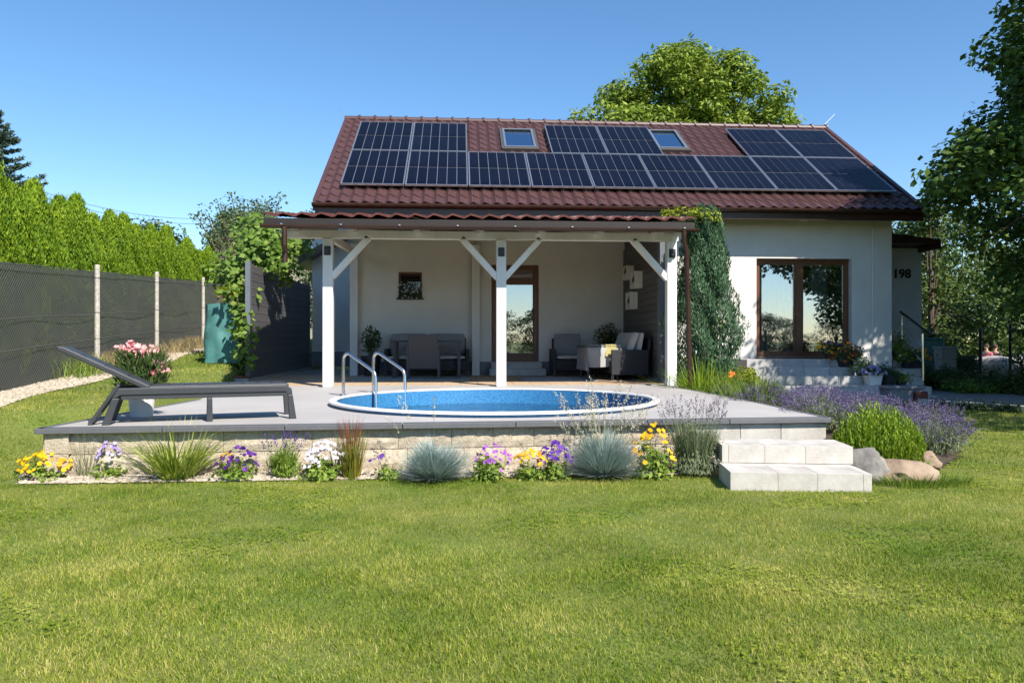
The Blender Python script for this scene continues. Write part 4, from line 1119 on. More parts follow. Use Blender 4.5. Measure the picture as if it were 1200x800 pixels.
n = 6000; x = A.x-.08+rng.random(n)*(2.08-A.x+.08); yw = A.y+(x-A.x)*(dv.y/dv.x); u_ = rng.random(n); wdt = .13+.012*24*(x-A.x)/5.7
y = yw+.05-u_*(wdt+.07)
pebble_field('bed_pebbles', 'pale pebbles between the bedding plants along the block wall', np.stack([x, y, .012+.02*(1-u_)+np.maximum(0, terr(x, y))], 1), .008, .026, m_gravel)

def base_at(px, py): p = atz(px, py, 0); return (p.x, p.y, float(max(0, terr(p.x, p.y)))+.01)
def bedding(name, label, px, py, r, h, nleaf, leafm, flw, cat='flowering plant', lsize=.04, asp=.5, group=None, cz=.25):
    t = thing(name, label, cat, base_at(px, py), group=group)
    add_stems(t, 30, r, 0, h*.8, leafm)
    add_leaves(t, nleaf, r, h*.78, .01, lsize, leafm, asp)
    for m_, n_, sz, ra, lo, hi, cx in flw: add_flowers(t, int(n_*1.45), ra, lo, hi, sz*.82, m_, cx=cx, cy=-.03)
    return t
def clump(name, label, px, py, n, L, w, lean, droop, mt, cat='ornamental grass', base_r=.05, seg=4, leanmin=0, tone=None):
    t = thing(name, label, cat, base_at(px, py))
    a = rng.random(n)*6.283; r = base_r*np.sqrt(rng.random(n))
    Bp = np.stack([r*np.cos(a), r*np.sin(a), 0*a], 1)
    V, F, tn = bladearr(Bp, a+rng.normal(0, .5, n), L*(.55+.5*rng.random(n)), w, leanmin+(lean-leanmin)*rng.random(n), droop*rng.random(n), seg)
    addmesh('blades', make_mesh('blades', V, [F], tn), mt, t)
    return t
bedding('marigold_plant', 'clump of bright yellow flowers at the left end of the bed', 60, 561, .24, .18, 700, l_green, [(f_yel, 75, .048, .24, .10, .24, 0)])
clump('wispy_grass', 'thin wispy pale grass left of the lilac pansies', 101, 561, 130, .46, .0035, .5, .35, l_wisp, base_r=.07)
bedding('pansy_plant', 'lilac pansies standing against the left end of the block wall', 130, 561, .17, .16, 420, l_green, [(f_lil, 34, .042, .11, .13, .32, 0)])
clump('striped_grass', 'big clump of yellow-green striped grass blades by the wall', 207, 562, 420, .56, .014, .78, .7, l_clump, base_r=.14, seg=5)
bedding('pansy_plant', 'dark purple pansies with a few orange blooms beside the striped grass', 277, 561, .19, .17, 560, l_green, [(f_pur, 36, .043, .18, .09, .27, .03), (f_yel, 8, .04, .05, .17, .22, -.07)])
bedding('petunia_plant', 'white and pale lilac petunias between lavender and red tipped grass', 378, 561, .19, .2, 560, l_green, [(f_whi, 60, .046, .17, .14, .32, .02)], lsize=.05)
t = clump('blood_grass', 'narrow upright grass with red tips below the coping', 412, 561, 170, .45, .008, .26, .12, l_blood, base_r=.07)
n = 45; a = rng.random(n)*6.28; r = .08*np.sqrt(rng.random(n)); V, F, tn = bladearr(np.stack([r*np.cos(a), r*np.sin(a), .26+.06*rng.random(n)], 1), a, .22, .006, .2, .05, 2)
addmesh('red_tips', make_mesh('red_tips', V, [F], tn), l_redtip, t)
bedding('viola_plant', 'small thin plant with one violet bloom left of the first blue fescue', 455, 562, .11, .17, 170, l_green, [(f_vio, 4, .05, .16, .1, .2, -.06)])
bedding('verbena_plant', 'magenta flowering plant between the two blue fescues', 573, 562, .17, .23, 560, l_green, [(f_mag, 44, .038, .17, .12, .30, .03)])
bedding('pansy_plant', 'round mound of bright yellow pansies touching purple pansies', 622, 561, .16, .14, 450, l_green, [(f_yel, 44, .04, .14, .13, .25, 0)])
bedding('pansy_plant', 'tall deep purple pansies right of the yellow pansy mound', 650, 561, .16, .18, 450, l_green, [(f_vio, 52, .044, .15, .14, .31, 0)])
def fescue(label, px, py, R, L, n, seeds=0):
    t = thing('blue_fescue', label, 'ornamental grass', base_at(px, py), group='blue fescue tufts in the bed')
    a = rng.random(n)*6.283; Bp = np.stack([.06*np.cos(a), .06*np.sin(a), 0*a], 1)*rng.random((n, 1))
    V, F, tn = bladearr(Bp, a, L*(.72+.22*rng.random(n))*(1+.13*np.sin(a*3+px)+.08*np.sin(a*7)), .005, np.minimum(.97, 1.0*rng.random(n)**.62), .22*rng.random(n), 4)
    addmesh('blades', make_mesh('blades', V, [F], tn), l_fescue, t)
    if seeds:
        a = rng.random(seeds)*6.283; ln = .55+.3*rng.random(seeds); le = .05+.42*rng.random(seeds); dr = .25*rng.random(seeds)
        Bp = np.stack([.05*np.cos(a), .05*np.sin(a), 0*a], 1)
        V, F, tn = bladearr(Bp, a, ln, .0035, le, dr, 5); addmesh('seed_stems', make_mesh('seed_stems', V, [F], tn), l_wisp, t)
        k = 30; tt = .72+.28*rng.random((seeds, k))
        hor = ln[:, None]*(le[:, None]*tt+dr[:, None]*tt*tt*.8); ver = ln[:, None]*(np.sqrt(1-le[:, None]**2)*tt-dr[:, None]*.55*tt*tt)
        P = np.stack([Bp[:, :1]+np.cos(a)[:, None]*hor, Bp[:, 1:2]+np.sin(a)[:, None]*hor, ver], -1).reshape(-1, 3)+rng.normal(0, .008, (seeds*k, 3))
        dd2 = rng.normal(0, .5, (len(P), 3))+[0, 0, 1]
        addmesh('seedheads', leafmesh('seedheads', P, rng.normal(size=(len(P), 3)), .022, .35, dirs=dd2), l_seed, t, kind='stuff')
    return t
fescue('blue fescue tuft like a dome, without seed heads', 510, 563, .3, .36, 3200, 4)
fescue('larger blue fescue tuft with tall feathery seed heads', 708, 559, .33, .42, 4000, 60)
t = bedding('yellow_flower_plant', 'tall plant with loose golden yellow blooms beside the big lavender', 766, 559, .17, .36, 750, l_green, [(f_yel, 36, .05, .2, .12, .46, 0)], lsize=.05)
def lavender(name, label, loc, R, Hh, n, nf, fm, leafm=l_lav, group=None, mesh=None, spike=.06):
    t = thing(name, label, 'lavender', loc, group=group, rz=random.random()*6)
    if mesh is None:
        a = rng.random(n)*6.283; r = R*.35*np.sqrt(rng.random(n)); Bp = np.stack([r*np.cos(a), r*np.sin(a), 0*a], 1)
        le = np.minimum(.9, R/Hh*.75*(rng.random(n)**.7)); V, F, tn = bladearr(Bp, a, Hh*.78*(.5+.5*rng.random(n)), .006, le, .1, 3)
        m1 = make_mesh('stems', V, [F], tn); m1.materials.append(leafm)
        k = int(n*2.2); P, N = bush_leaves(k, R*.85, Hh*.62, .02, .04); m0 = leafmesh('foliage', P, N, .045, .22, dirs=rng.normal(0, .5, (k, 3))+[0, 0, 1.2]); m0.materials.append(leafm)
        a = rng.random(nf)*6.283; r = R*.3*np.sqrt(rng.random(nf)); Bp = np.stack([r*np.cos(a), r*np.sin(a), 0*a], 1)
        le = np.minimum(.88, R/Hh*.95*np.sqrt(rng.random(nf))); ln = Hh*(.85+.3*rng.random(nf))
        V, F, tn = bladearr(Bp, a, ln, .0028, le, .02, 3); m2 = make_mesh('flower_stems', V, [F], tn); m2.materials.append(leafm)
        tip = Bp+np.stack([np.cos(a)*ln*le, np.sin(a)*ln*le, ln*np.sqrt(1-le**2)], 1)
        dr_ = np.stack([np.cos(a)*le, np.sin(a)*le, np.sqrt(1-le**2)], 1)
        kk = 7; P = (tip[:, None]-dr_[:, None]*spike*np.linspace(0, 1, kk)[None, :, None]).reshape(-1, 3)+rng.normal(0, .0035, (nf*kk, 3))
        D_ = np.repeat(dr_, kk, 0)+rng.normal(0, .5, (nf*kk, 3))
        m3 = leafmesh('flower_spikes', P, rng.normal(size=(nf*kk, 3)), .017, .7, dirs=D_); m3.materials.append(fm)
        mesh = (('foliage', m0), ('stems', m1), ('flower_stems', m2), ('flower_spikes', m3))
    for nm, me in mesh:
        o = link(nm, me, None, t)
        if nm == 'flower_spikes': o['kind'] = 'stuff'
    return mesh
lavender('lavender_bush', 'small green lavender with violet tips left of the white petunias', base_at(333, 561), .17, .36, 420, 26, f_vio, l_green)
lavender('lavender_bush', 'large woody lavender bush with faded spikes beside the garden steps', base_at(814, 556), .27, .60, 1500, 120, f_lavd, spike=.05)
# ------------------------------------------------------------ planting bed mound right of the deck
outer = [Vector((p.x, p.y)) for p in bedout]+[Vector((9.4, 15.0))]
outer.insert(0, Vector((B.x+.1, B.y-.55)))
def dist_outer(x, y):
    d = np.full(np.shape(x), 1e9)
    for p, q in zip(outer[:-1], outer[1:]):
        e = q-p; t_ = np.clip(((x-p.x)*e.x+(y-p.y)*e.y)/e.length_squared, 0, 1)
        d = np.minimum(d, np.hypot(x-p.x-e.x*t_, y-p.y-e.y*t_))
    return d
def moundz(x, y): return .31*sst(dist_outer(x, y)/1.7)*(1-.72*sst((np.asarray(y)-8.0)/2.5))+.012
xs_ = np.arange(2.4, 9.6, .12); ys_ = np.arange(6.0, 16.6, .12); Xm, Ym = np.meshgrid(xs_, ys_, indexing='ij')
cxm, cym = (Xm[:-1, :-1]+.06).ravel(), (Ym[:-1, :-1]+.06).ravel()
keep = inpoly(cxm, cym, bedpoly); idx = np.arange(Xm.size).reshape(Xm.shape)
Fm = np.stack([idx[:-1, :-1], idx[1:, :-1], idx[1:, 1:], idx[:-1, 1:]], -1).reshape(-1, 4)[keep]
Zm = moundz(Xm, Ym)+.01*np.sin(Xm*9)*np.cos(Ym*8)
used, inv = np.unique(Fm, return_inverse=True)
structure('planting_bed', MB().add(np.stack([Xm.ravel(), Ym.ravel(), Zm.ravel()], 1)[used], inv.reshape(-1, 4)), m_soil)
def mp(X, Z):
    v = cam2(X, Z); return (v.x, v.y, float(moundz(v.x, v.y)))
# lime shrub
t = thing('lime_shrub', 'bright lime green dense upright shrub beside the deck corner', 'shrub', mp(3.36, 7.05))
allP = []; allN = []; allD = []; sizes = []
for k in range(420):
    a_ = random.random()*6.28; r_ = math.sqrt(random.random()); cx, cy = .40*r_*math.cos(a_), .34*r_*math.sin(a_)
    h_ = .50*(1-.72*r_*r_)*(.85+.25*random.random()); m_ = 22
    z = np.linspace(.02, h_, m_); ph = rng.random(m_)*6.28
    allP.append(np.stack([cx+z*0+.15*cx*z/.4, cy+.15*cy*z/.4, z], 1)); allD.append(np.stack([np.cos(ph)*.6, np.sin(ph)*.6, 1+0*ph], 1)); allN.append(np.stack([np.cos(ph), np.sin(ph), -.5+0*ph], 1))
P = np.concatenate(allP); tn = np.clip(P[:, 2]/.45*.6+rng.normal(.2, .15, len(P)), 0, 1)
addmesh('foliage', leafmesh('foliage', P, np.concatenate(allN), .042, .32, dirs=np.concatenate(allD), tone=rng.random(len(P))), l_lime, t)
# lavender mass
varm = [None, None, None]; cnt = 0; pts = []
tries = 0
R_ = random.Random(3)
while tries < 4000:
    tries += 1
    X, Z = R_.uniform(2.9, 6.6), R_.uniform(6.9, 12.6); v = cam2(X, Z)
    if not inpoly(np.array([v.x]), np.array([v.y]), bedpoly)[0]: continue
    if dist_outer(v.x, v.y) < .15: continue
    if math.hypot(X-3.42, (Z-7.05)) < .72 or (X < 3.35 and Z > 9.4 and Z < 12.2) : continue
    if X < 3.15 and Z < 9: continue
    if Z > 9.9 and 600+900*X/Z > 905: continue
    if any(math.hypot(v.x-a-0, v.y-b) < .52 for a, b in pts): continue
    pts.append((v.x, v.y))
lv_lab = 'purple flowering lavender bush in the dense lavender bed right of the deck'
for i, (x, y) in enumerate(pts):
    k = i % 3
    m_ = lavender('lavender_bush', lv_lab, (x, y, float(moundz(x, y))), .36, .37, 560, 210, f_lav, group='lavender bushes in the side bed', mesh=varm[k])
    varm[k] = m_
# daylilies and golden clump by the downpipe
def blades_thing(name, label, cat, loc, n, L, w, lean, droop, mt, base_r=.1):
    t = thing(name, label, cat, loc); a = rng.random(n)*6.283; r = base_r*np.sqrt(rng.random(n))
    V, F, tn = bladearr(np.stack([r*np.cos(a), r*np.sin(a), 0*a], 1), a+rng.normal(0, .5, n), L*(.55+.5*rng.random(n)), w, lean*rng.random(n), droop*rng.random(n), 5)
    addmesh('blades', make_mesh('blades', V, [F], tn), mt, t); return t
blades_thing('golden_daylily', 'yellow-green strappy clump next to the pergola downpipe', 'daylily', mp(2.95, 12.0), 420, .95, .018, .7, .7, l_lime, .16)
blades_thing('golden_daylily', 'low yellow-green clump at the foot of the juniper', 'daylily', mp(3.3, 12.1), 300, .7, .018, .75, .7, l_gold, .16)
for X, Z, lab in ((3.0, 10.6, 'daylily with orange blooms behind the deck edge'), (3.35, 10.2, 'daylily with arching blades in front of the window'), (3.05, 9.7, 'daylily clump nearest the deck corner')):
    t = blades_thing('daylily', lab, 'daylily', mp(X, Z), 300, .72, .015, .75, .65, l_day, .12)
    add_stems(t, 7, .15, 0, .68, l_day, .008)
    if 'orange' in lab: add_flowers(t, 5, .16, .52, .62, .07, f_org, cup=.9)
# shrubs around juniper
jx, jy = 4.12, 12.7
t = thing('juniper', 'tall blue-green columnar juniper beside the pergola corner', 'juniper', (jx, jy, .3))
def column_tree(n, Hh, prof, size, asp, up=1.6, lumps=9, seed=0):
    rg = np.random.default_rng(seed); z = rg.random(n)**.9*Hh; a = rg.random(n)*6.283
    R = np.interp(z/Hh, *zip(*prof))
    l = .82+.22*np.sin(a*lumps/2+z*1.3+np.sin(z*2.1)*2)*np.cos(z*2.7+a*2)+.1*np.sin(a*7+z*9)
    r = R*l*(1-.35*rg.random(n)**2)
    P = np.stack([r*np.cos(a), r*np.sin(a), z+.06*np.sin(a*5)], 1)
    N = np.stack([np.cos(a), np.sin(a), .25+0*a], 1)+rg.normal(0, .45, (n, 3)); D = np.stack([np.cos(a)*.6, np.sin(a)*.6, up+0*a], 1)+rg.normal(0, .35, (n, 3))
    return P, N, D
prof = [(0, .35), (.08, .5), (.3, .62), (.5, .52), (.62, .42), (.8, .33), (.95, .26), (1, .12)]
P, N, D = column_tree(24000, 3.05, [(a_, b_*1.16) for a_, b_ in prof], .09, .3, seed=2)
addmesh('foliage', leafmesh('foliage', P, N, .085*(.6+.7*rng.random(len(P))), .24, dirs=D), l_juni, t)
part('trunk', MB().path([(jx, jy, .2), (jx, jy, 2.9)], [.09, .03], 8), m_bark, t)
def shrub_thing(name, label, cat, loc, clumps, n, size, mt, asp=.5, trunk=True, hang=0, group=None, tr=.05):
    t = thing(name, label, cat, loc, group=group); Ps = []; Ns = []
    for (x, y, z, r) in clumps:
        k = max(10, int(n/len(clumps))); d = dirs_rand(k); P = np.array([x, y, z])+d*(r*(.35+.75*rng.random(k)**.6))[:, None]*[1, 1, .8]
        Ps.append(P); Ns.append(d+[0, 0, .5]+rng.normal(0, .4, (k, 3)))
    P = np.concatenate(Ps); addmesh('foliage', leafmesh('foliage', P, np.concatenate(Ns), size*(.6+.7*rng.random(len(P))), asp, hang), mt, t)
    if trunk:
        mb = MB()
        for (x, y, z, r) in clumps[::max(1, len(clumps)//14)]: mb.path([(0, 0, -.05), (x*.35, y*.35, z*.5), (x, y, z)], [tr, tr*.6, tr*.25], 6)
        part('branches', mb, m_bark, t, local=True)
    return t
shrub_thing('golden_shrub', 'yellow-green shrub climbing behind the juniper', 'shrub', (4.45, 13.5, .25), [(.1*math.sin(i*2), .1*math.cos(i), .3+i*.21, .3-.008*i) for i in range(14)]+[(.2, 0, .35, .3), (.35, -.2, .25, .25)], 3500, .075, l_gold)
shrub_thing('golden_creeper', 'yellow-green creeper tips spilling over the right end of the pergola roof', 'creeper', (3.5, 12.4, 3.15), [(-.1, 0, .1, .1), (.1, .1, .14, .13), (.3, 0, .14, .14), (.5, .1, .1, .16), (.65, 0, .05, .15)], 500, .06, l_gold, trunk=False)
shrub_thing('golden_shrub', 'low golden shrub between the juniper and the window steps', 'shrub', mp(3.75, 12.6), [(0, 0, .3, .3), (.25, .1, .3, .25), (.1, 0, .5, .2), (.45, .05, .2, .25)], 1500, .06, l_gold)

# boulders
def rock(name, label, loc, sc, seed, mt, rz=0):
    import bmesh
    bm = bmesh.new(); bmesh.ops.create_icosphere(bm, subdivisions=4, radius=1)
    for v in bm.verts:
        n_ = v.co.normalized(); h = noise.noise(n_*1.2+Vector((seed, 0, 0)))*.35+noise.noise(n_*3+Vector((0, seed, 0)))*.13+noise.noise(n_*8+Vector((0, 0, seed)))*.04
        v.co = n_*(1+h); 
        for ax, lim in (((.4, -.8, .5), .86), ((-.7, -.2, .6), .84), ((.1, .3, .95), .78)):
            a_ = Vector(ax).normalized(); d_ = v.co.dot(a_)
            if d_ > lim: v.co -= a_*(d_-lim)*.85
        v.co = Vector((v.co.x*sc[0], v.co.y*sc[1], v.co.z*sc[2]))
    me = bpy.data.meshes.new(name); bm.to_mesh(me); bm.free(); me.materials.append(mt)
    for p in me.polygons: p.use_smooth = True
    o = link(name, me, None, None, loc); o.rotation_euler = (0, 0, rz)
    md = o.modifiers.new('split', 'EDGE_SPLIT'); md.split_angle = math.radians(35)
    return tag(o, label, 'boulder', 'boulders edging the planting bed')
def b3(px, py, dz=0): p = atz(px, py, 0); return (p.x, p.y, dz)
rock('boulder', 'smooth grey boulder touching the lowest garden step', b3(1012, 561, .09), (.19, .22, .2), 3.1, m_rock, .5)
rock('boulder', 'broad tan boulder in front of the lavender', b3(1051, 562, .05), (.27, .19, .14), 7.7, m_rockb, -.2)
rock('boulder', 'small tan stone at the right end of the boulder row', b3(1082, 548, .06), (.15, .14, .11), 12.4, m_rockb, .4)
rock('boulder', 'tilted grey stone behind the tan boulder', b3(1062, 541, .12), (.16, .10, .14), 21.5, m_rock, .9)
rock('boulder', 'small white stone under the striped grass', b3(186, 563, .04), (.045, .04, .07), 5.5, m_conc, .2)
rock('boulder', 'grey rounded stone at the left end of the flower bed', b3(35, 562, .03), (.08, .06, .05), 15.5, m_rock, .2)
bedding('viola_plant', 'low yellow-green ground plant among the boulders', 1075, 548, .14, .12, 300, l_lime, [])
t = thing('grass_tuft', 'longer unmown grass tuft in front of the boulders', 'grass tuft', b3(1080, 568))
n = 700; a = rng.random(n)*6.28; r = .3*np.sqrt(rng.random(n)); V, F, tn = bladearr(np.stack([r*np.cos(a)*1.3, r*np.sin(a)*.6, 0*a], 1), a, .11, .005, .5*rng.random(n), .4, 3)
addmesh('blades', make_mesh('blades', V, [F], tn), l_green, t)
# ------------------------------------------------------------ left fence with screen fabric and chain link
FH = 1.70
fe = thing('chain_link_fence', 'chain link fence with dark green-grey screen fabric and concrete posts', 'fence', (FX0.x, FX0.y, .4))
def fz(y): return float(terr(-7.5, y))
ys_f = np.arange(4.5, 27, .25); V = []; nz_ = 9
for i, y in enumerate(ys_f):
    p = fence_pt(y)
    for j in range(nz_):
        f = j/(nz_-1); sag = .03*abs(math.sin((y-.2)*math.pi/3.5))*f
        V.append((p.x-.03+.018*math.sin(y*2.1+j*.7)*math.sin(f*3.14), p.y, fz(y)+.03+f*(FH-sag)))
part('screen_fabric', MB().add(V, [(i*nz_+j, (i+1)*nz_+j, (i+1)*nz_+j+1, i*nz_+j+1) for i in range(len(ys_f)-1) for j in range(nz_-1)]), m_fab, fe)
mb = MB(); step = .065; Ltot = 22
nl = int(Ltot/step)
def fp(s, z):
    y = 4.5+s*FD.y; p = fence_pt(y); return (p.x+.012, p.y, fz(y)+z)
for k in range(-int(FH/step), nl):
    for sgn in (1, -1):
        s0 = k*step; s1 = s0+FH*.95
        za, zb = (.02, FH) if sgn == 1 else (FH, .02)
        sa, sb_ = max(0, s0), min(Ltot, s1)
        if sb_-sa < .1: continue
        fa, fb_ = (sa-s0)/(s1-s0), (sb_-s0)/(s1-s0)
        mb.path([fp(sa, za+(zb-za)*fa), fp(sb_, za+(zb-za)*fb_)], .0013, 3, False)
part('wire_mesh', mb, m_wire, fe, kind='stuff')
for z in (.55, .98, FH+.02):
    part('tension_wire', MB().path([fp(s, z-.012*math.sin(s*math.pi/3.6)**2) for s in np.arange(0, 22, .8)], .006, 5), m_wire, fe)
fposts = [(110.5, 13.28), (181, 16.7), (236, 20.8)]
pys = [5.6, 9.4]+[(X_*RY+0) if False else None for X_ in []]
for px_, Zc in fposts:
    r = ray(px_, 400)
    # meet the fence line
    t_ = (FX0.x-FX0.y*FD.x/FD.y)/(r.x-r.y*FD.x/FD.y); pys.append(r.y*t_)
pys.append(24.6)
for y in pys:
    p = fence_pt(y); z = fz(y)
    o = part('post', MB().path([(p.x+.05, y, z-.2), (p.x+.05, y, z+FH+.13)], [.044, .041], 8), m_postc, fe, org=(p.x+.05, y, z))
    for zz in (.55, 1.0, 1.6): part('clip', MB().path([(p.x+.05, y, z+zz), (p.x+.05, y, z+zz+.01)], .048, 8), m_wire, o)
part('base_board', MB().prism([fp(0, -.1), fp(21.5, -.1), fp(21.5, .03), fp(0, .03)], (-.04, 0, 0)), m_brickb if 'm_brickb' in globals() else m_bark, fe)
n = 9000; y = 6+rng.random(n)*17; u_ = rng.random(n)
fx = FX0.x+(y-FX0.y)/FD.y*FD.x; x = fx+.05+u_*(.62+.08*np.sin(y*1.7))
pebble_field('fence_gravel', 'strip of pale pebbles along the foot of the fence', np.stack([x, y, terr(x, y)+.012], 1), .014, .045, m_gravel)
V = []
for i in range(35):
    y = 5+i*.52; fxx = FX0.x+(y-FX0.y)/FD.y*FD.x
    V += [(fxx-.1, y, float(terr(fxx, y))+.008), (fxx+.66+.07*math.sin(y*1.7), y, float(terr(fxx+.6, y))+.008)]
structure('gravel_strip', MB().add(V, [(2*i, 2*i+1, 2*i+3, 2*i+2) for i in range(34)]), m_gravel)
# dry grass tufts against the fence
for i, (y, lab) in enumerate(((13.7, 'straw-coloured dry grass between the first and second fence posts'), (16.1, 'dry yellow grass just before the second fence post'), (19.6, 'dry grass below the last visible fence post'), (14.6, 'dry straw-coloured grass tuft at the fence behind the oleander'), (12.6, 'thin green weed tuft at the fence post'), (18.2, 'dry grass tuft near the far fence posts'))):
    p = fence_pt(y); t = thing('weed_tuft', lab, 'weed', (p.x+.3, y, fz(y)))
    n = 260; a = rng.random(n)*6.28; V, F, tn = bladearr(np.stack([rng.normal(0, .14, n), rng.normal(0, .3, n), 0*a], 1), a, .42, .008, .5*rng.random(n), .3, 3)
    addmesh('blades', make_mesh('blades', V, [F], tn), (l_dry, l_dry, l_dry, l_dry, l_green, l_dry)[i], t)

# ------------------------------------------------------------ thuja hedge
tv = []
for k in range(3):
    Hh = 3.3
    P, N, D = column_tree(34000, Hh, [(0, .42), (.15, .52), (.45, .5), (.7, .41), (.86, .29), (.95, .16), (1, .04)], .1, .3, up=2.8, lumps=9, seed=30+k)
    jt = (P[:, 2]/Hh)**2*.03; P = P+np.stack([rng.normal(0, 1, len(P))*jt, rng.normal(0, 1, len(P))*jt, np.abs(rng.normal(0, 1, len(P)))*jt*1.3], 1)
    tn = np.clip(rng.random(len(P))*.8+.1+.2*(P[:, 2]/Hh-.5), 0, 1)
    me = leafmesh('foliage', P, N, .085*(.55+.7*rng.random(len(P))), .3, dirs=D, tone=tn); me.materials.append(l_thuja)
    mb = MB().path([(0, 0, 0), (0, 0, 2.9)], [.07, .02], 7); tm = make_mesh('trunk', mb.verts(), [np.concatenate(f) for f in mb.F.values()]); tm.materials.append(m_bark)
    tv.append((me, tm))
ORD = 'first second third fourth fifth sixth seventh eighth ninth tenth eleventh twelfth thirteenth fourteenth fifteenth sixteenth seventeenth eighteenth nineteenth twentieth twenty-first twenty-second twenty-third twenty-fourth twenty-fifth'.split()
first = {}
R_ = random.Random(8)
for i in range(25):
    y = 7.2+i*.82; p = fence_pt(y); x = p.x-.95+R_.uniform(-.08, .08)
    k = i % 3; sc = R_.uniform(.9, 1.06)
    if k not in first:
        t = thing('thuja_tree', 'yellow-green thuja in the tall hedge behind the left fence', 'thuja', (0, 0, 0), group='thuja trees forming the hedge')
        link('foliage', tv[k][0], None, t); link('trunk', tv[k][1], None, t); first[k] = t
    else: t = copy_tree(first[k])
    t['label'] = 'yellow-green thuja, %s counted from the far right end of the hedge' % ORD[24-i]
    t.location = (x, y, fz(y)); t.rotation_euler = (0, 0, R_.uniform(0, 6.28)); t.scale = (1, 1, sc*(1-.006*i)*1.0)

# ------------------------------------------------------------ spruce at the left edge
def spruce(label, loc, Hh, R, n_lv=26):
    t = thing('blue_spruce', label, 'spruce', loc); Ps = []; Ds = []; Ns = []; mb = MB().path([(0, 0, 0), (0, 0, Hh*.96)], [.18, .02], 8)
    for l in range(n_lv):
        f = l/n_lv; z = Hh*(.12+.86*f); rr = R*(1-f)**.8*(.85+.3*random.random())+.08
        for b_ in range(int(9+5*(1-f))):
            a = random.random()*6.28; L_ = rr*(.75+.4*random.random())
            tip = Vector((math.cos(a)*L_, math.sin(a)*L_, z+.10*L_))
            k = int(70+170*L_); s = rng.random(k)**.7
            base = np.array([0, 0, z]); c = base+(np.array(tip)-base)*s[:, None]; c[:, 2] -= .16*L_*np.sin(s*3.14)
            side = np.array([-math.sin(a), math.cos(a), 0]); sp = rng.normal(0, .13, k)*(1.15-s)*L_*.6
            c = c+side*sp[:, None]; c[:, 2] -= np.abs(sp)*.25+rng.random(k)*.04
            Ps.append(c); Ds.append(np.array([math.cos(a), math.sin(a), .1])+side*np.sign(sp)[:, None]*.8+rng.normal(0, .3, (k, 3))); Ns.append(rng.normal(0, .5, (k, 3))+[0, 0, 1])
            if l % 2 == 0 and b_ % 2 == 0: mb.path([(0, 0, z), tuple(tip*.9+Vector((0, 0, z*.1)))], [.03, .008], 4)
    P = np.concatenate(Ps); addmesh('needles', leafmesh('needles', P, np.concatenate(Ns), .12, .34, dirs=np.concatenate(Ds)), l_spruce, t)
    part('trunk', mb, m_bark, t, local=True)
q = cam2(-13.9, 20.5); spruce('blue-green spruce rising behind the hedge at the left edge of the view', (q.x, q.y, 1.0), 6.6, 2.3)

# ------------------------------------------------------------ broadleaf trees
def crown_pts(clumps, per, flat=.7, seed=0):
    rg = np.random.default_rng(seed); Ps = []; Ns = []
    for c, r in clumps:
        k = int(per*(r/.6)**2); d = unit(rg.normal(size=(k, 3))); P = np.array(c)+d*(r*(.3+.8*rg.random(k)**.5))[:, None]*[1, 1, flat]
        Ps.append(P); Ns.append(d*.6+[0, 0, .7]+rg.normal(0, .45, (k, 3)))
    return np.concatenate(Ps), np.concatenate(Ns)
def tree_parts(t, clumps, trunk_pts, trunk_r, per, size, mt, asp=.5, hang=0, nb=26, flat=.7, seed=0, br=.07):
    P, N = crown_pts(clumps, per, flat, seed)
    addmesh('crown', leafmesh('crown', P, N, size*(.55+.75*rng.random(len(P))), asp, hang), mt, t)
    part('trunk', MB().path(trunk_pts, trunk_r, 10), m_bark, t, local=True, smooth=True)
    mb = MB(); R2 = random.Random(seed+1)
    for c, r in R2.sample(clumps, min(nb, len(clumps))):
        c = Vector(c); s = Vector(trunk_pts[-1]) if c.z > trunk_pts[-1][2] else Vector(trunk_pts[-2]).lerp(Vector(trunk_pts[-1]), .5)
        m_ = s.lerp(c, .5)+Vector((R2.uniform(-.2, .2), R2.uniform(-.2, .2), .25)); mb.path([s, m_, c], [br, br*.6, br*.2], 5)
    part('limbs', mb, m_bark, t, local=True)
def envelope(n, prof, rmin, rmax, seed, cx=0, cy=0, bias=.5):
    R2 = random.Random(seed); out = []; zs, rs_ = zip(*prof)
    for i in range(n):
        z = R2.uniform(zs[0], zs[-1]); R = float(np.interp(z, zs, rs_)); a = R2.random()*6.28
        rr = R*(R2.random()**bias); rr *= 1+.16*math.sin(a*3+seed)+.1*math.sin(a*7+z*2)
        out.append(((cx+rr*math.cos(a), cy+rr*math.sin(a), z-.1*rr), R2.uniform(rmin, rmax)))
    return out
# maple at the right: drooping sprays
q = cam2(13.15, 14.3)
mt_ = thing('maple_tree', 'dark green maple overhanging the right side of the garden', 'tree', (q.x, q.y, -.05))
cl = envelope(700, [(1.25, 2.7), (2.8, 3.5), (3.4, 4.0), (4.4, 5.1), (5.4, 5.1), (6.6, 4.5), (8.0, 3.7), (9.5, 2.6), (11, .9)], .4, .75, 4, bias=.55)
tree_parts(mt_, cl, [(0, 0, -.1), (.05, 0, 1.5), (0, .1, 3.2), (.1, 0, 6.5)], [.28, .22, .19, .10], 300, .135, l_maple, .75, .5, 60, seed=4)
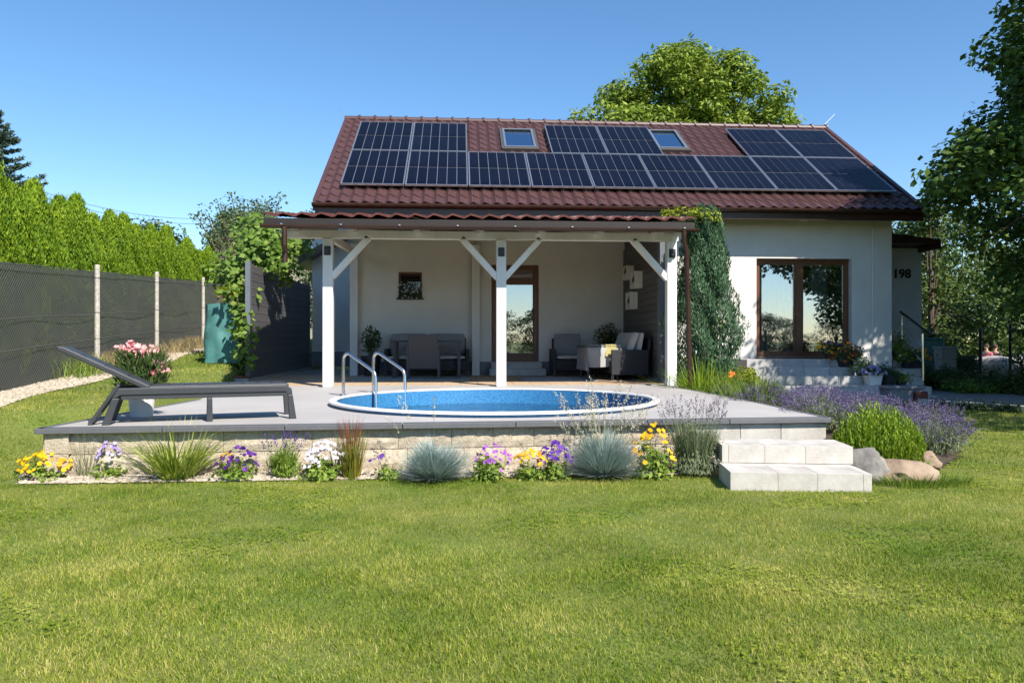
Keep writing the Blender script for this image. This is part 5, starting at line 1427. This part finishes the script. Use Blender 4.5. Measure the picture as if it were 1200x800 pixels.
# two more maples outside the frame whose shade falls on the wall, steps and lawn
for X, Z, s, a_, lab in ((15.8, 8.6, .8, 2.1, 'maple outside the frame on the right whose shade falls on the steps'), (17.5, 13.5, 1.0, 4.4, 'maple farther right behind the overhanging one')):
    c = copy_tree(mt_); v = cam2(X, Z); c.location = (v.x, v.y, -.1); c.scale = (s, s, s); c.rotation_euler = (0, 0, a_); c['label'] = lab
v = Vector((10.6, 6.8)); t = thing('young_maple', 'young maple just outside the frame on the right whose shade falls on the lawn edge', 'tree', (v.x, v.y, -.05))
tree_parts(t, envelope(60, [(5.2, 1.4), (6, 2.0), (7.4, 2.1), (8.6, 1.1)], .35, .6, 14), [(0, 0, 0), (0, 0, 2.4), (.05, 0, 5.5)], [.1, .08, .05], 160, .15, l_maple, .75, .5, 18, seed=15, br=.03)
# walnut behind the roof
q = cam2(6.15, 27.5)
t = thing('walnut_tree', 'broad light green tree rising behind the roof ridge', 'tree', (q.x, q.y, .6))
cl = envelope(190, [(5.6, 3.3), (7.6, 3.5), (8.6, 3.3), (9.4, 2.7), (10.2, 2.0), (10.9, 1.0)], .4, .75, 9, bias=.5)
cl += [((-3.9+.25*i, 0, 7.0+.26*i), .45) for i in range(6)]+[((1.6, -.5, 10.5), .5), ((-.6, -.3, 10.7), .5), ((.2, 0, 10.0), .6), ((3.2, 0, 9.1), .45), ((3.9, 0, 8.3), .4), ((-2.6, 0, 9.3), .6), ((-3.6, 0, 8.5), .5), ((4.3, 0, 8.1), .3)]
tree_parts(t, cl, [(0, 0, 0), (0, 0, 3), (.2, 0, 6)], [.35, .28, .18], 300, .21, l_walnut, .5, .9, 40, seed=9)
# generic background trees and shrubs, three crowns shared
bgm = []
for k in range(3):
    cl = envelope(70, [(.9, 1.3), (2.0, 2.0), (3.4, 2.0), (4.6, 1.5), (5.6, .5)], .35, .65, 40+k)
    P, N = crown_pts(cl, 110, .75, 50+k); me = leafmesh('crown', P, N, .17*(.6+.7*rng.random(len(P))), .55, .2)
    mb = MB().path([(0, 0, -.2), (.05, 0, 1.4), (0, 0, 3.6)], [.16, .12, .05], 8)
    for c, r in cl[:14]: mb.path([(0, 0, 1.6), tuple(Vector(c)*.6+Vector((0, 0, .6))), c], [.035, .022, .01], 5)
    tm = make_mesh('trunk', mb.verts(), [np.concatenate(f) for f in mb.F.values()]); tm.materials.append(m_bark)
    me.materials.append(l_back); bgm.append((me, tm))
bfirst = {}
def bgtree(i, X, Z, sx, sz, label, zb=None, group='trees in the background', mt=None):
    k = i % 3
    if k not in bfirst:
        t = thing('background_tree', label, 'tree', (0, 0, 0), group=group); link('crown', bgm[k][0], None, t); link('trunk', bgm[k][1], None, t); bfirst[k] = t
    else: t = copy_tree(bfirst[k])
    v = cam2(X, Z); t.location = (v.x, v.y, float(terr(v.x, v.y)) if zb is None else zb); t.scale = (sx, sx, sz); t.rotation_euler = (0, 0, i*1.3); t['label'] = label; t['group'] = group
    if mt:
        for c in t.children:
            if c.name.startswith('crown'):
                c.material_slots[0].link = 'OBJECT'; c.material_slots[0].material = mt
    return t
Lr = 'leafy tree in the dense row of greenery behind the street on the right'
spots_r = [(12.8, 23.5, 1.0, 1.0), (18.5, 35, 1.3, 1.3), (21.0, 36, 1.4, 1.4), (23.5, 37, 1.3, 1.1), (17.8, 40, 1.6, 1.5), (23, 47, 1.8, 1.4), (27.5, 42, 1.4, 1.2), (28, 54, 1.9, 1.4), (34, 52, 1.9, 1.3)]
for i, (X, Z, a_, b_) in enumerate(spots_r): bgtree(i, X, Z, a_, b_, Lr)
# left, beyond the hedge and behind the outbuilding
for i, (X, Z, a_, b_, lab, mt) in enumerate(((-13.8, 30, 1.0, .80, 'round green tree top just above the hedge', None), (-12.0, 33, .9, .93, 'tree top beyond the right end of the hedge', None), (-8.1, 24.5, .62, .78, 'pale leafy tree between hedge and pergola', l_apple), (-7.0, 27.5, .8, .80, 'bushy tree behind the grey screen', l_apple), (-9.9, 26.5, .5, .80, 'thin branched tree with gaps right of the hedge end', l_apple))):
    bgtree(i+20, X, Z, a_, b_, lab, mt=mt)
# apple branches standing up against the sky
t = thing('apple_tree', 'sparse apple tree with upright twigs above the hedge end', 'tree', tuple(cam2(-7.9, 23.0))+(1.0,))
tw = []; mb = MB()
R_ = random.Random(6)
for px_, py_ in ((240, 248), (255, 240), (272, 232), (281, 236), (290, 250), (262, 256), (300, 243), (316, 236), (328, 232), (250, 262), (285, 262), (305, 258), (230, 252)):
    p = atd(px_, py_, 23.0)-Vector(t.location); tw.append((tuple(p), .2)); mb.path([(0, 0, 1.2), tuple(p*.6+Vector((0, 0, .5))), tuple(p)], [.05, .03, .01], 5)
    for f in (.8, .9): tw.append((tuple(p*f+Vector((0, 0, (1-f)*1.0))), .17))
P, N = crown_pts(tw, 260, 1, 77); addmesh('crown', leafmesh('crown', P, N, .12, .5), l_apple, t); part('limbs', mb, m_bark, t, local=True)
part('trunk', MB().path([(0, 0, -.1), (0, 0, 1.3)], [.12, .07], 8), m_bark, t, local=True)
# grape vine over the screen end
t = thing('grape_vine', 'light green grape vine climbing over the front end of the left screen', 'vine', (-4.2, 14.6, .5))
cl = []
for px_, py_, d_, r_ in ((277, 345, 14.6, .26), (283, 368, 14.3, .22), (287, 392, 14.2, .22), (285, 412, 14.1, .2), (290, 424, 14.0, .13), (280, 385, 14.3, .15), (290, 345, 14.8, .2), (300, 292, 15.5, .4), (318, 284, 15.8, .4), (333, 293, 15.6, .35), (312, 275, 16.2, .4), (296, 270, 16.6, .4), (285, 300, 16, .4), (330, 312, 15.2, .22), (342, 318, 15.4, .2), (345, 290, 16.5, .3), (322, 305, 15.4, .3), (338, 330, 15.6, .12), (275, 325, 15.4, .35), (262, 318, 16.4, .35), (355, 285, 17, .3)):
    cl.append((tuple(atd(px_, py_, d_)-Vector(t.location)), r_))
P, N = crown_pts(cl, 420, 1, 15); N += [0, -.5, 0]
addmesh('leaves', leafmesh('leaves', P, N, .13*(.6+.7*rng.random(len(P))), .85, .3), l_vine, t)
mb = MB()
for a_, b_ in zip(cl[:-1], cl[1:]): mb.path([a_[0], b_[0]], .012, 5)
part('stems', mb, m_bark, t, local=True)

# ------------------------------------------------------------ covered water butt and edging
p = atd(271, 425, 15.3); wt = thing('covered_water_butt', 'teal plastic-wrapped water butt beside the vine', 'water butt', (p.x, 15.4, float(terr(p.x, 15.4))))
V = []; n = 40; lv = 14
for j in range(lv+1):
    z = 1.13*j/lv
    for i in range(n):
        a = 2*math.pi*i/n; c_, s_ = math.cos(a), math.sin(a); m_ = (abs(c_)**6+abs(s_)**6)**(-1/6)
        r_ = .36*m_*(1+.03*math.sin(a*7+z*3)+.10*noise.noise(Vector((c_*3, s_*3, z*4)))); V.append((r_*c_, r_*s_, z+(.02*math.sin(a*3) if j == lv else 0)))
part('cover', MB().add(V, [(j*n+i, j*n+(i+1) % n, (j+1)*n+(i+1) % n, (j+1)*n+i) for j in range(lv) for i in range(n)], ).add([V[lv*n+i] for i in range(n)], [list(range(n))]), m_teal, wt, local=True, smooth=True)
wl = wt.location
t = thing('planter', 'planter of mixed yellow and bronze foliage standing on the water butt', 'planter', (wl.x+.05, wl.y, wl.z+1.15))
part('trough', MB().box(-.22, .22, -.12, .12, 0, .16), m_bark, t, local=True)
n = 500; P = dirs_rand(n)*[.3, .2, .16]*(rng.random((n, 1))**.5)+[0, 0, .22]; addmesh('foliage', leafmesh('foliage', P, dirs_rand(n, .4), .07, .6), l_gold, t)
ed = thing('palisade_edging', 'short reddish wooden palisade edging at the foot of the screen', 'edging', (-4.3, 14.2, .4))
for k in range(9):
    p = atz(277+k*2.6, 445, DECK); part('stake', MB().path([(p.x, 14.3, .3), (p.x, 14.3, .52+.01*(k % 2))], .035, 8), m_brick, ed, org=(p.x, 14.3, .3))
# a distant house and cables on the left
v = cam2(-19.5, 58); nb_ = thing('distant_house', 'beige gabled house barely visible between the tree tops', 'house', (v.x, v.y, 1))
part('wall', MB().prism([(v.x-3, v.y, 1), (v.x+3, v.y, 1), (v.x+3, v.y, 8.2), (v.x, v.y, 10.2), (v.x-3, v.y, 8.2)], (0, 8, 0)), m_block, nb_)
part('roof', MB().prism([(v.x-3.4, v.y-.4, 8.0), (v.x, v.y-.4, 10.4), (v.x+3.4, v.y-.4, 8.0), (v.x+3.4, v.y-.4, 8.2), (v.x, v.y-.4, 10.65), (v.x-3.4, v.y-.4, 8.2)], (0, 9, 0)), m_roofd, nb_)
part('window', MB().box(v.x-1.1, v.x+.1, v.y-.05, v.y-.001, 5.4, 6.9), m_black, nb_)
for i, (ya, yb, lab) in enumerate(((203, 240, 'upper thin overhead cable above the hedge'), (209, 246, 'lower thin overhead cable above the hedge'))):
    p, q = atd(-60, ya-14, 30), atd(330, yb+8, 46); pts_ = [p.lerp(q, k/16)-Vector((0, 0, 1.2*math.sin(math.pi*k/16))) for k in range(17)]
    c = thing('overhead_cable', lab, 'cable', tuple(p)); part('wire', MB().path(pts_, .012, 5), m_wire, c)

# ------------------------------------------------------------ window steps and their pots
ws = thing('window_steps', 'grey stone steps stacked below the large window', 'steps', (hWin[0], YW, .3))
xl = aty(874, 420, 15.6).x
for zt_, yf, pxr, ncut in ((hWin[2]-.035, 15.55, 974, 3), (.625, 15.2, 1002, 4), (.46, 14.85, 1013, 4), (.29, 14.45, 1036, 5), (.12, 14.1, 1040, 5)):
    xr = aty(pxr, 430, yf).x; w_ = (xr-xl)/ncut
    for k in range(ncut):
        part('step_block', MB().box(xl+w_*k+.003, xl+w_*(k+1)-.003, yf, yf+(.36 if zt_ < .7 else .93), zt_-.17, zt_), m_stepg, ws, org=(xl+w_*k, yf, zt_), bevel=.008)
    if zt_ > .2: part('step_core', MB().box(xl+.02, xr-.02, yf+.02, YW-.03, -.1, zt_-.171), m_stepg, ws)
def flower_pot(name, label, loc, r, h, mt, leafm, flw, foliage=(.3, .25, 500), square=False, cat='flower pot', group=None):
    t = pot(name, label, loc, r*.75, r, h, mt, square=square, cat=cat, group=group)
    R0, H0, n = foliage
    o = add_leaves(t, n, R0, H0, h*.85, .06, leafm)
    for m_, n_, sz, ra, lo, hi, cx in flw: add_flowers(t, n_, ra, lo+h, hi+h, sz, m_, cx=cx)
    return t
def onz(px, Y): return aty(px, 400, Y).x
zt0 = hWin[2]-.03
flower_pot('flower_trough', 'dark pot of yellow and near-black flowers under the window', (onz(973, 15.9), 15.9, zt0), .16, .16, m_potd, l_dk, [(f_yel, 14, .08, .22, .0, .26, -.12), (f_pur, 18, .08, .25, .0, .26, .05)], (.3, .25, 600))
flower_pot('flower_pot', 'dark pot overflowing with rust and orange flowers on the window steps', (onz(991, 15.45), 15.38, .63), .22, .2, m_potd, l_dk, [(f_red, 60, .075, .33, -.1, .3, 0), (f_yel, 12, .07, .33, -.1, .3, -.1), (f_org, 10, .07, .3, -.1, .2, .1)], (.36, .3, 1000))
flower_pot('flower_pot', 'pot of pale green leafy bracts behind the white square pot', (onz(1009, 15.1), 15.05, .465), .14, .14, m_potd, l_green, [(f_grn, 60, .07, .24, -.1, .24, 0)], (.25, .2, 400))
flower_pot('flower_pot', 'white square pot with small lilac flowers on the lower window step', (onz(1022.5, 14.7), 14.7, .295), .15, .25, m_potw, l_dk, [(f_lil, 110, .05, .26, -.06, .14, 0)], (.24, .13, 500), square=True)
flower_pot('flower_pot', 'black pot of dark leaves right of the white square pot', (onz(1043, 14.8), 14.9, .25), .19, .22, m_potd, l_dk, [], (.26, .24, 800))
flower_pot('flower_pot', 'low pot of mid green leaves beside the porch steps', (onz(1058, 15.0), 15.1, .24), .13, .12, m_potd, l_green, [], (.24, .2, 500))
t = thing('stone_trough', 'dark slate trough at the corner of the window steps', 'planter', (onz(1056, 14.3), 14.3, 0))
x_ = onz(1056, 14.3)
part('slab', MB().box(x_-.33, x_+.33, 14.1, 14.5, -.05, .24), m_plinth, t, bevel=.015); part('cap', MB().box(x_-.36, x_+.36, 14.07, 14.53, .243, .30), m_plinth, t, bevel=.015)
x_ = onz(1077, 14.1); part('end_block', MB().box(x_-.12, x_+.12, 14.0, 14.35, -.05, .2), m_brick, t, bevel=.01)
# porch steps with railing
ps = thing('porch_steps', 'grey block steps up to the house number wall', 'steps', (HXR+.6, 16, 0))
xa_ = onz(1048, 16.0)
for zt_, yf, pxr, nb2 in ((.72, 16.9, 1080, 2), (.55, 16.4, 1080, 2), (.38, 15.9, 1083, 3), (.21, 15.4, 1092, 3), (.05, 15.0, 1100, 3)):
    xr = onz(pxr, yf); xa_ = onz(1046, yf)+.03; w_ = (xr-xa_)/nb2
    for k in range(nb2): part('step_block', MB().box(xa_+w_*k+.003, xa_+w_*(k+1)-.003, yf, yf+.52 if zt_ < .7 else yf+.85, zt_-.17, zt_), m_stepg, ps, org=(xa_+w_*k, yf, zt_), bevel=.008)
    if zt_ > .1: part('step_core', MB().box(xa_+.02, xr-.02, yf+.02, 17.7, -.2, zt_-.171), m_stepg, ps)
rl_ = thing('stair_railing', 'slim steel railing with two posts on the porch steps', 'railing', (onz(1070, 16), 16, .4))
pA = aty(1057, 425, 17.2); pA_t = aty(1055, 366, 17.3); pB = aty(1081.5, 446, 15.75); pB_t = aty(1081.5, 391, 15.75)
part('post', MB().path([pA, (pA.x, pA.y, pA_t.z)], .022, 8), m_steel, rl_); part('post', MB().path([pB, (pB.x, pB.y, pB_t.z)], .022, 8), m_steel, rl_)
part('handrail', MB().path([(pA_t.x, 17.3, pA_t.z+.02), (pB_t.x+.04, 15.5, pB_t.z-.03)], .026, 8), m_black, rl_)
for f in (.3, .62): part('rail', MB().path([(pA.x, 17.2, pA_t.z-f), (pB.x, 15.75, pB_t.z-f)], .009, 6), m_steel, rl_)
flower_pot('flower_pot', 'leafy pot with white bloom at the top of the porch steps', (onz(1053, 17.1), 17.1, .73), .15, .2, m_potd, l_green, [(f_whi, 6, .09, .12, .3, .5, 0)], (.26, .5, 700))
flower_pot('flower_pot', 'pot of yellow and orange flowers on the porch steps behind the railing', (onz(1073, 16.6), 16.6, .56), .2, .2, m_potd, l_dk, [(f_yel, 12, .1, .26, .0, .26, .0), (f_org, 9, .1, .2, .0, .26, .12)], (.36, .28, 800))
flower_pot('flower_pot', 'pot of green leaves between the corner of the house and the porch steps', (onz(1062, 16.7), 16.65, .56), .15, .18, m_potd, l_green, [(f_grn, 14, .09, .2, .0, .3, 0)], (.26, .3, 600))

# ------------------------------------------------------------ right background: path, bin, pillar, posts, tarp, car, people
def gpoly(name, pts, mt, dz=.02):
    P = [ground(x, y) for x, y in pts]; n_ = len(P)//2
    # ribbon: first half far side, second half near side, resampled onto the ground
    V = []
    K = 20
    def smp(a, f):
        g_ = f*(len(a)-1); i = min(int(g_), len(a)-2); return a[i].lerp(a[i+1], g_-i)
    fa, na = P[:n_], P[n_:]
    for i in range(K+1):
        p, q = smp(fa, i/K), smp(na, i/K)
        for j in range(7):
            r_ = p.lerp(q, j/6); V.append((r_.x, r_.y, float(terr(r_.x, r_.y))+dz))
    structure(name, MB().add(V, [(i*7+j, i*7+j+1, (i+1)*7+j+1, (i+1)*7+j) for i in range(K) for j in range(6)]), mt)
gpoly('garden_path', [(1080, 447), (1130, 452), (1200, 466), (1260, 480), (1040, 466), (1110, 472), (1200, 480), (1260, 494)], m_pathm, .03)
ke = thing('path_kerb', 'low grey block kerb between the path and the lawn', 'kerb', tuple(ground(1120, 478)))
ps_ = [ground(1078+12*k, 474.5+.75*k*1.15) for k in range(15)]
for k in range(14):
    a_, b_ = ps_[k], ps_[k+1]; a2, b2 = a_.lerp(b_, .02), a_.lerp(b_, .98)
    part('kerb_block', MB().bar((a2.x, a2.y, a2.z+.04), (b2.x, b2.y, b2.z+.04), .16, .14), m_stepg, ke, org=tuple(a2), bevel=.008)
for i, px_ in enumerate((1098, 1112, 1128, 1142, 1156, 1174, 1190)):
    p = ground(px_, 478+(px_-1090)*.055); t = thing('kerb_plant', 'small dark green plant growing beside the path kerb', 'plant', (p.x, p.y, p.z), group='plants along the path kerb')
    add_leaves(t, 220, .15, .17, .0, .05, l_dk)
def bushat(px_, Z, w, h, lab, mt, name='garden_shrub', n=2200, size=.07, y0=0):
    r = atd(px_, 400, Z); z = float(terr(r.x, r.y)); cl_ = [(random.uniform(-w, w)*.8, random.uniform(-w, w)*.5, random.uniform(.15, 1)*h, random.uniform(.22, .36)*min(1.4, max(.8, w))) for _ in range(16)]
    shrub_thing(name, lab, 'shrub', (r.x, r.y, z+y0), cl_, n, size, mt, tr=.025)
bushat(1094, 18.5, .5, .55, 'dark green shrub in front of the teal tank', l_dk)
bushat(1112, 17.8, .4, .4, 'leafy shrub at the foot of the stone pillar', l_back)
bushat(1150, 16.9, .7, .2, 'light green spreading shrub below the covered trailer', l_vine)
bushat(1186, 16.6, .5, .5, 'dark broad-leaved shrub at the right end of the path', l_back)
bushat(1132, 20.5, .45, .75, 'dense clipped dark bush left of the covered trailer', l_dk, n=4000)
bushat(1166, 18.8, .4, .45, 'twiggy shrub between the two dark posts', l_back, n=900)
bushat(1200, 18.2, .4, .8, 'loose shrub in front of the white car', l_back, n=1200)
p = aty(1083, 440, 20); q = aty(1107, 396, 20); z_ = float(terr(p.x, 20))
t = thing('teal_tank', 'dark teal tank standing behind the railing', 'water tank', ((p.x+q.x)/2, 20, z_))
part('body', MB().box(p.x, q.x, 20, 20.7, z_-.1, q.z-.05), m_teal, t, bevel=.03); part('lid', MB().box(p.x-.02, q.x+.02, 19.98, 20.72, q.z-.048, q.z), m_teal, t, bevel=.015)
p = aty(1104, 440, 19.0); q = aty(1121, 406, 19.0); z_ = float(terr(p.x, 19))
t = thing('stone_pillar', 'short grey masonry gate pillar in front of the teal tank', 'pillar', ((p.x+q.x)/2, 19, z_))
hh = (q.z-.05-z_+.1)/4
for k in range(4): part('block', MB().box(p.x, q.x, 19, 19.35, z_-.1+hh*k+.003, z_-.1+hh*(k+1)-.003), m_conc, t, bevel=.008)
part('cap', MB().box(p.x-.03, q.x+.03, 18.97, 19.38, q.z-.05, q.z), m_conc, t, bevel=.006)
for px_, lab, ht in ((1149, 'slim dark garden post left of the covered trailer', 386), (1184, 'slim dark garden post in front of the white car', 381)):
    p = aty(px_, ht, 18.6); z_ = float(terr(p.x, 18.6)); t = thing('garden_post', lab, 'post', (p.x, 18.6, z_), group='slim dark posts')
    part('pole', MB().path([(p.x, 18.6, z_-.1), (p.x, 18.6, p.z)], .04, 8), m_black, t); part('cap', MB().ball((p.x, 18.6, p.z), .045, 8, 5), m_black, t)
    for zz in (.3, 1.2): part('hinge', MB().box(p.x-.01, p.x+.07, 18.55, 18.6, z_+zz, z_+zz+.04), m_black, t)
# covered trailer
p = atd(1166, 430, 24); z_ = float(terr(p.x, p.y)); top = atd(1166, 418, 24).z
t = thing('covered_trailer', 'trailer under a creased grey tarpaulin beside the path', 'trailer', (p.x, p.y, z_))
V = []; n = 48; prof_ = [(0, 1.0), (.35, 1.0), (.6, .98), (.8, .9), (.93, .72), (1.0, .4), (1.02, 0)]
hgt = top-z_
for f, s in prof_:
    for i in range(n):
        a = 2*math.pi*i/n; c_, s_ = math.cos(a), math.sin(a); m_ = (abs(c_)**3+abs(s_)**3)**(-1/3)
        fold = 1+(.05*math.sin(a*9+f*2)+.04*math.sin(a*17+1))*(1-f*.6)*s; V.append((.85*m_*c_*s*fold, 1.3*m_*s_*s*fold, min(1, f)*hgt+.03*math.sin(a*2)*f))
part('tarpaulin', MB().add(V, [(j*n+i, j*n+(i+1) % n, (j+1)*n+(i+1) % n, (j+1)*n+i) for j in range(len(prof_)-1) for i in range(n)]), m_tarp, t, local=True, smooth=True)
for s in (-1, 1): part('wheel', MB().path([(s*.7, 0, .28), (s*.86, 0, .28)], .28, 18), m_tyre, t, local=True)
# white car
p = atd(1252, 430, 27); z_ = float(terr(p.x, p.y))
t = thing('parked_car', 'white parked car at the right edge behind the garden post', 'car', (p.x, p.y, z_), rz=.0)
bodyp = [(-2.1, .25), (-2.15, .62), (-2.0, .82), (-1.25, .92), (-.62, 1.36), (.75, 1.42), (1.65, .98), (2.05, .9), (2.12, .55), (2.08, .25)]
V = []
for y_, sx_, in ((-.84, 1), (-.74, 1), (.74, 1), (.84, 1)):
    for x_, z2 in bodyp:
        ins_ = .0 if abs(y_) < .8 else .03
        yy = y_*(1-.16*max(0, (z2-.9)/.5)); V.append((x_*(1-ins_), yy, z2-(.02 if abs(y_) > .8 else 0)))
m_ = len(bodyp); mb = MB().add(V, [(j*m_+i, j*m_+i+1, (j+1)*m_+i+1, (j+1)*m_+i) for j in range(3) for i in range(m_-1)]+[(j*m_+m_-1, j*m_, (j+1)*m_, (j+1)*m_+m_-1) for j in range(3)])
mb.F.setdefault(m_, []).append(np.array([list(range(m_))[::-1], [3*m_+i for i in range(m_)]]))
part('body', mb, m_carw, t, local=True, smooth=True)
mg_ = M('car_glass', (.02, .03, .035), .05, .1, 3, spec=.9)
for s in (-1, 1):
    yb, yt = s*.845, s*.775
    for xa2, xb2, xc2, xd2 in ((-1.12, -.1, -.1, -.6), (-.02, 1.35, .72, -.02)):
        part('window', MB().add([(xa2, yb, .95), (xb2, yb, .95), (xc2, yt-s*.0, 1.31), (xd2, yt, 1.31)], [(0, 1, 2, 3)]), mg_, t, local=True)
    for x_ in (-1.35, 1.3):
        w_ = part('wheel', MB().path([(x_, s*.62, .31), (x_, s*.86, .31)], .31, 20), m_tyre, t, local=True); part('rim', MB().path([(x_, s*.865, .31), (x_, s*.875, .31)], .19, 14), m_alu, w_, local=True)
    part('mirror', MB().box(-.75, -.6, min(s*.86, s*1.0), max(s*.86, s*1.0), .93, 1.05), m_carw, t, local=True, bevel=.02)
    part('headlight', MB().box(-2.13, -1.9, min(s*.55, s*.8), max(s*.55, s*.8), .62, .76), m_alu, t, local=True, bevel=.03)
part('windscreen', MB().add([(-1.2, -.68, .97), (-1.2, .68, .97), (-.66, .62, 1.34), (-.66, -.62, 1.34)], [(0, 1, 2, 3)]), mg_, t, local=True)
part('bumper', MB().box(-2.2, -2.1, -.7, .7, .3, .5), m_black, t, local=True, bevel=.03)
structure('street', MB().add([(12, 25.6, -.47), (80, 21, -.47), (80, 33, -.47), (12, 37, -.47)], [(0, 1, 2, 3)]), m_asph)

# people talking behind the trailer
m_skin = M('skin', (.48, .28, .2), .6, .06, 8); m_hair = M('dark_hair', (.05, .03, .02), .8, .2, 20); m_shp = M('pink_shirt', (.6, .12, .2), .9, .12, 12); m_shd = M('black_shirt', (.025, .025, .03), .9, .2, 12); m_tr = M('grey_trousers', (.13, .14, .17), .9, .2, 12); m_lt = M('light_trousers', (.5, .5, .5), .9, .1, 12)
def skinned(name, V, E, Rr, mt, par, sub=1, root=0):
    me = bpy.data.meshes.new(name); me.from_pydata(V, E, []); o = link(name, me, mt, par)
    md = o.modifiers.new('skin', 'SKIN'); md.use_smooth_shade = True
    for i, r_ in enumerate(Rr): 
        me.skin_vertices[0].data[i].radius = (r_, r_) if not isinstance(r_, tuple) else r_
    me.skin_vertices[0].data[root].use_root = True
    s_ = o.modifiers.new('sub', 'SUBSURF'); s_.levels = sub; s_.render_levels = sub
    return o
def person(label, loc, rz, shirt, trousers, hair, s=1.0, armfwd=.5):
    t = thing('person', label, 'person', loc, rz); t.scale = (s, s, s)
    V = [(0, 0, .95), (0, -.01, 1.15), (0, 0, 1.38), (0, 0, 1.48), (0, -.01, 1.56), (0, -.01, 1.66)]; E = [(0, 1), (1, 2), (2, 3), (3, 4), (4, 5)]; R2 = [(.15, .11), (.14, .10), (.13, .09), (.052, .052), (.07, .085), (.065, .08)]
    def add(v, p_, r_): V.append(v); E.append((p_, len(V)-1)); R2.append(r_); return len(V)-1
    for sd in (-1, 1):
        h = add((sd*.09, 0, .9), 0, .09); k = add((sd*.10, -.02, .5), h, .058); an = add((sd*.1, .02, .09), k, .038); add((sd*.11, -.13, .03), an, .03)
        sh = add((sd*.18, 0, 1.38), 2, .055); el = add((sd*.24, -.02, 1.12), sh, .04); wr = add((sd*.2, -.22*armfwd*2, 1.02+.1*armfwd), el, .028)
        pa = add((sd*.19, -.22*armfwd*2-.07, 1.03+.1*armfwd), wr, .03); f0 = Vector(V[pa])
        for q_ in range(4): a1 = add(tuple(f0+Vector(((q_-1.5)*.02, -.045, -.005))), pa, .009); add(tuple(f0+Vector(((q_-1.5)*.022, -.075+.006*abs(q_-1.5), -.03))), a1, .008)
        a1 = add(tuple(f0+Vector((-sd*.04, -.01, .01))), pa, .011); add(tuple(f0+Vector((-sd*.055, -.04, .0))), a1, .009)
    skinned('body', V, E, R2, m_skin, t)
    V2 = [(0, 0, .93), (0, -.01, 1.15), (0, 0, 1.39)]; E2 = [(0, 1), (1, 2)]; r2 = [(.165, .125), (.155, .115), (.15, .105)]
    for sd in (-1, 1):
        V2 += [(sd*.19, 0, 1.38), (sd*.23, -.01, 1.2)]; i = len(V2)-2; E2 += [(2, i), (i, i+1)]; r2 += [.068, .058]
    skinned('shirt', V2, E2, r2, shirt, t)
    V3 = [(0, 0, .93)]; E3 = []; r3 = [(.16, .125)]
    for sd in (-1, 1): V3 += [(sd*.095, 0, .86), (sd*.1, -.02, .5), (sd*.1, .02, .12)]; i = len(V3)-3; E3 += [(0, i), (i, i+1), (i+1, i+2)]; r3 += [.10, .075, .06]
    skinned('trousers', V3, E3, r3, trousers, t)
    part('hair', MB().ball((0, .015, 1.665), (.092, .105, .10), 14, 10), hair, t, local=True, smooth=True)
    part('nose', MB().ball((0, -.1, 1.62), (.012, .018, .02), 6, 4), m_skin, t, local=True); part('mouth', MB().box(-.022, .022, -.094, -.088, 1.572, 1.58), m_shp, t, local=True)
    for sd in (-1, 1):
        part('eye', MB().ball((sd*.03, -.083, 1.645), .009, 6, 4), m_black, t, local=True); part('ear', MB().ball((sd*.085, .0, 1.63), (.012, .02, .03), 6, 4), m_skin, t, local=True)
        part('shoe', MB().cushion(sd*.11-.045, sd*.11+.045, -.2, .06, .0, .08), m_black, t, local=True)
for px_, Zc, lab, rz, a1, a2, s in ((1156, 30, 'person in a pink shirt standing behind the covered trailer', -1.2, m_shp, m_lt, .95), (1166, 30.3, 'person in dark clothes facing the one in pink', 1.9, m_shd, m_tr, 1.0)):
    p = atd(px_, 400, Zc); z_ = atd(px_, 402.5, Zc).z-1.76*s; person(lab, (p.x, p.y, z_), rz, a1, a2, m_hair, s)

# ------------------------------------------------------------ garden behind the viewpoint (seen in the panes)
for i in range(26):
    a_ = -30+i*2.6
    v = cam2(a_+random.uniform(-1, 1), -17-random.uniform(0, 6)-.2*abs(a_))
    c = copy_tree(bfirst[i % 3]); c.location = (v.x, v.y, 0); c.scale = (1.15, 1.15, random.uniform(.45, .75)); c.rotation_euler = (0, 0, i*1.7)
    c['label'] = 'leafy tree on the garden boundary behind the viewpoint'; c['group'] = 'trees behind the viewpoint'
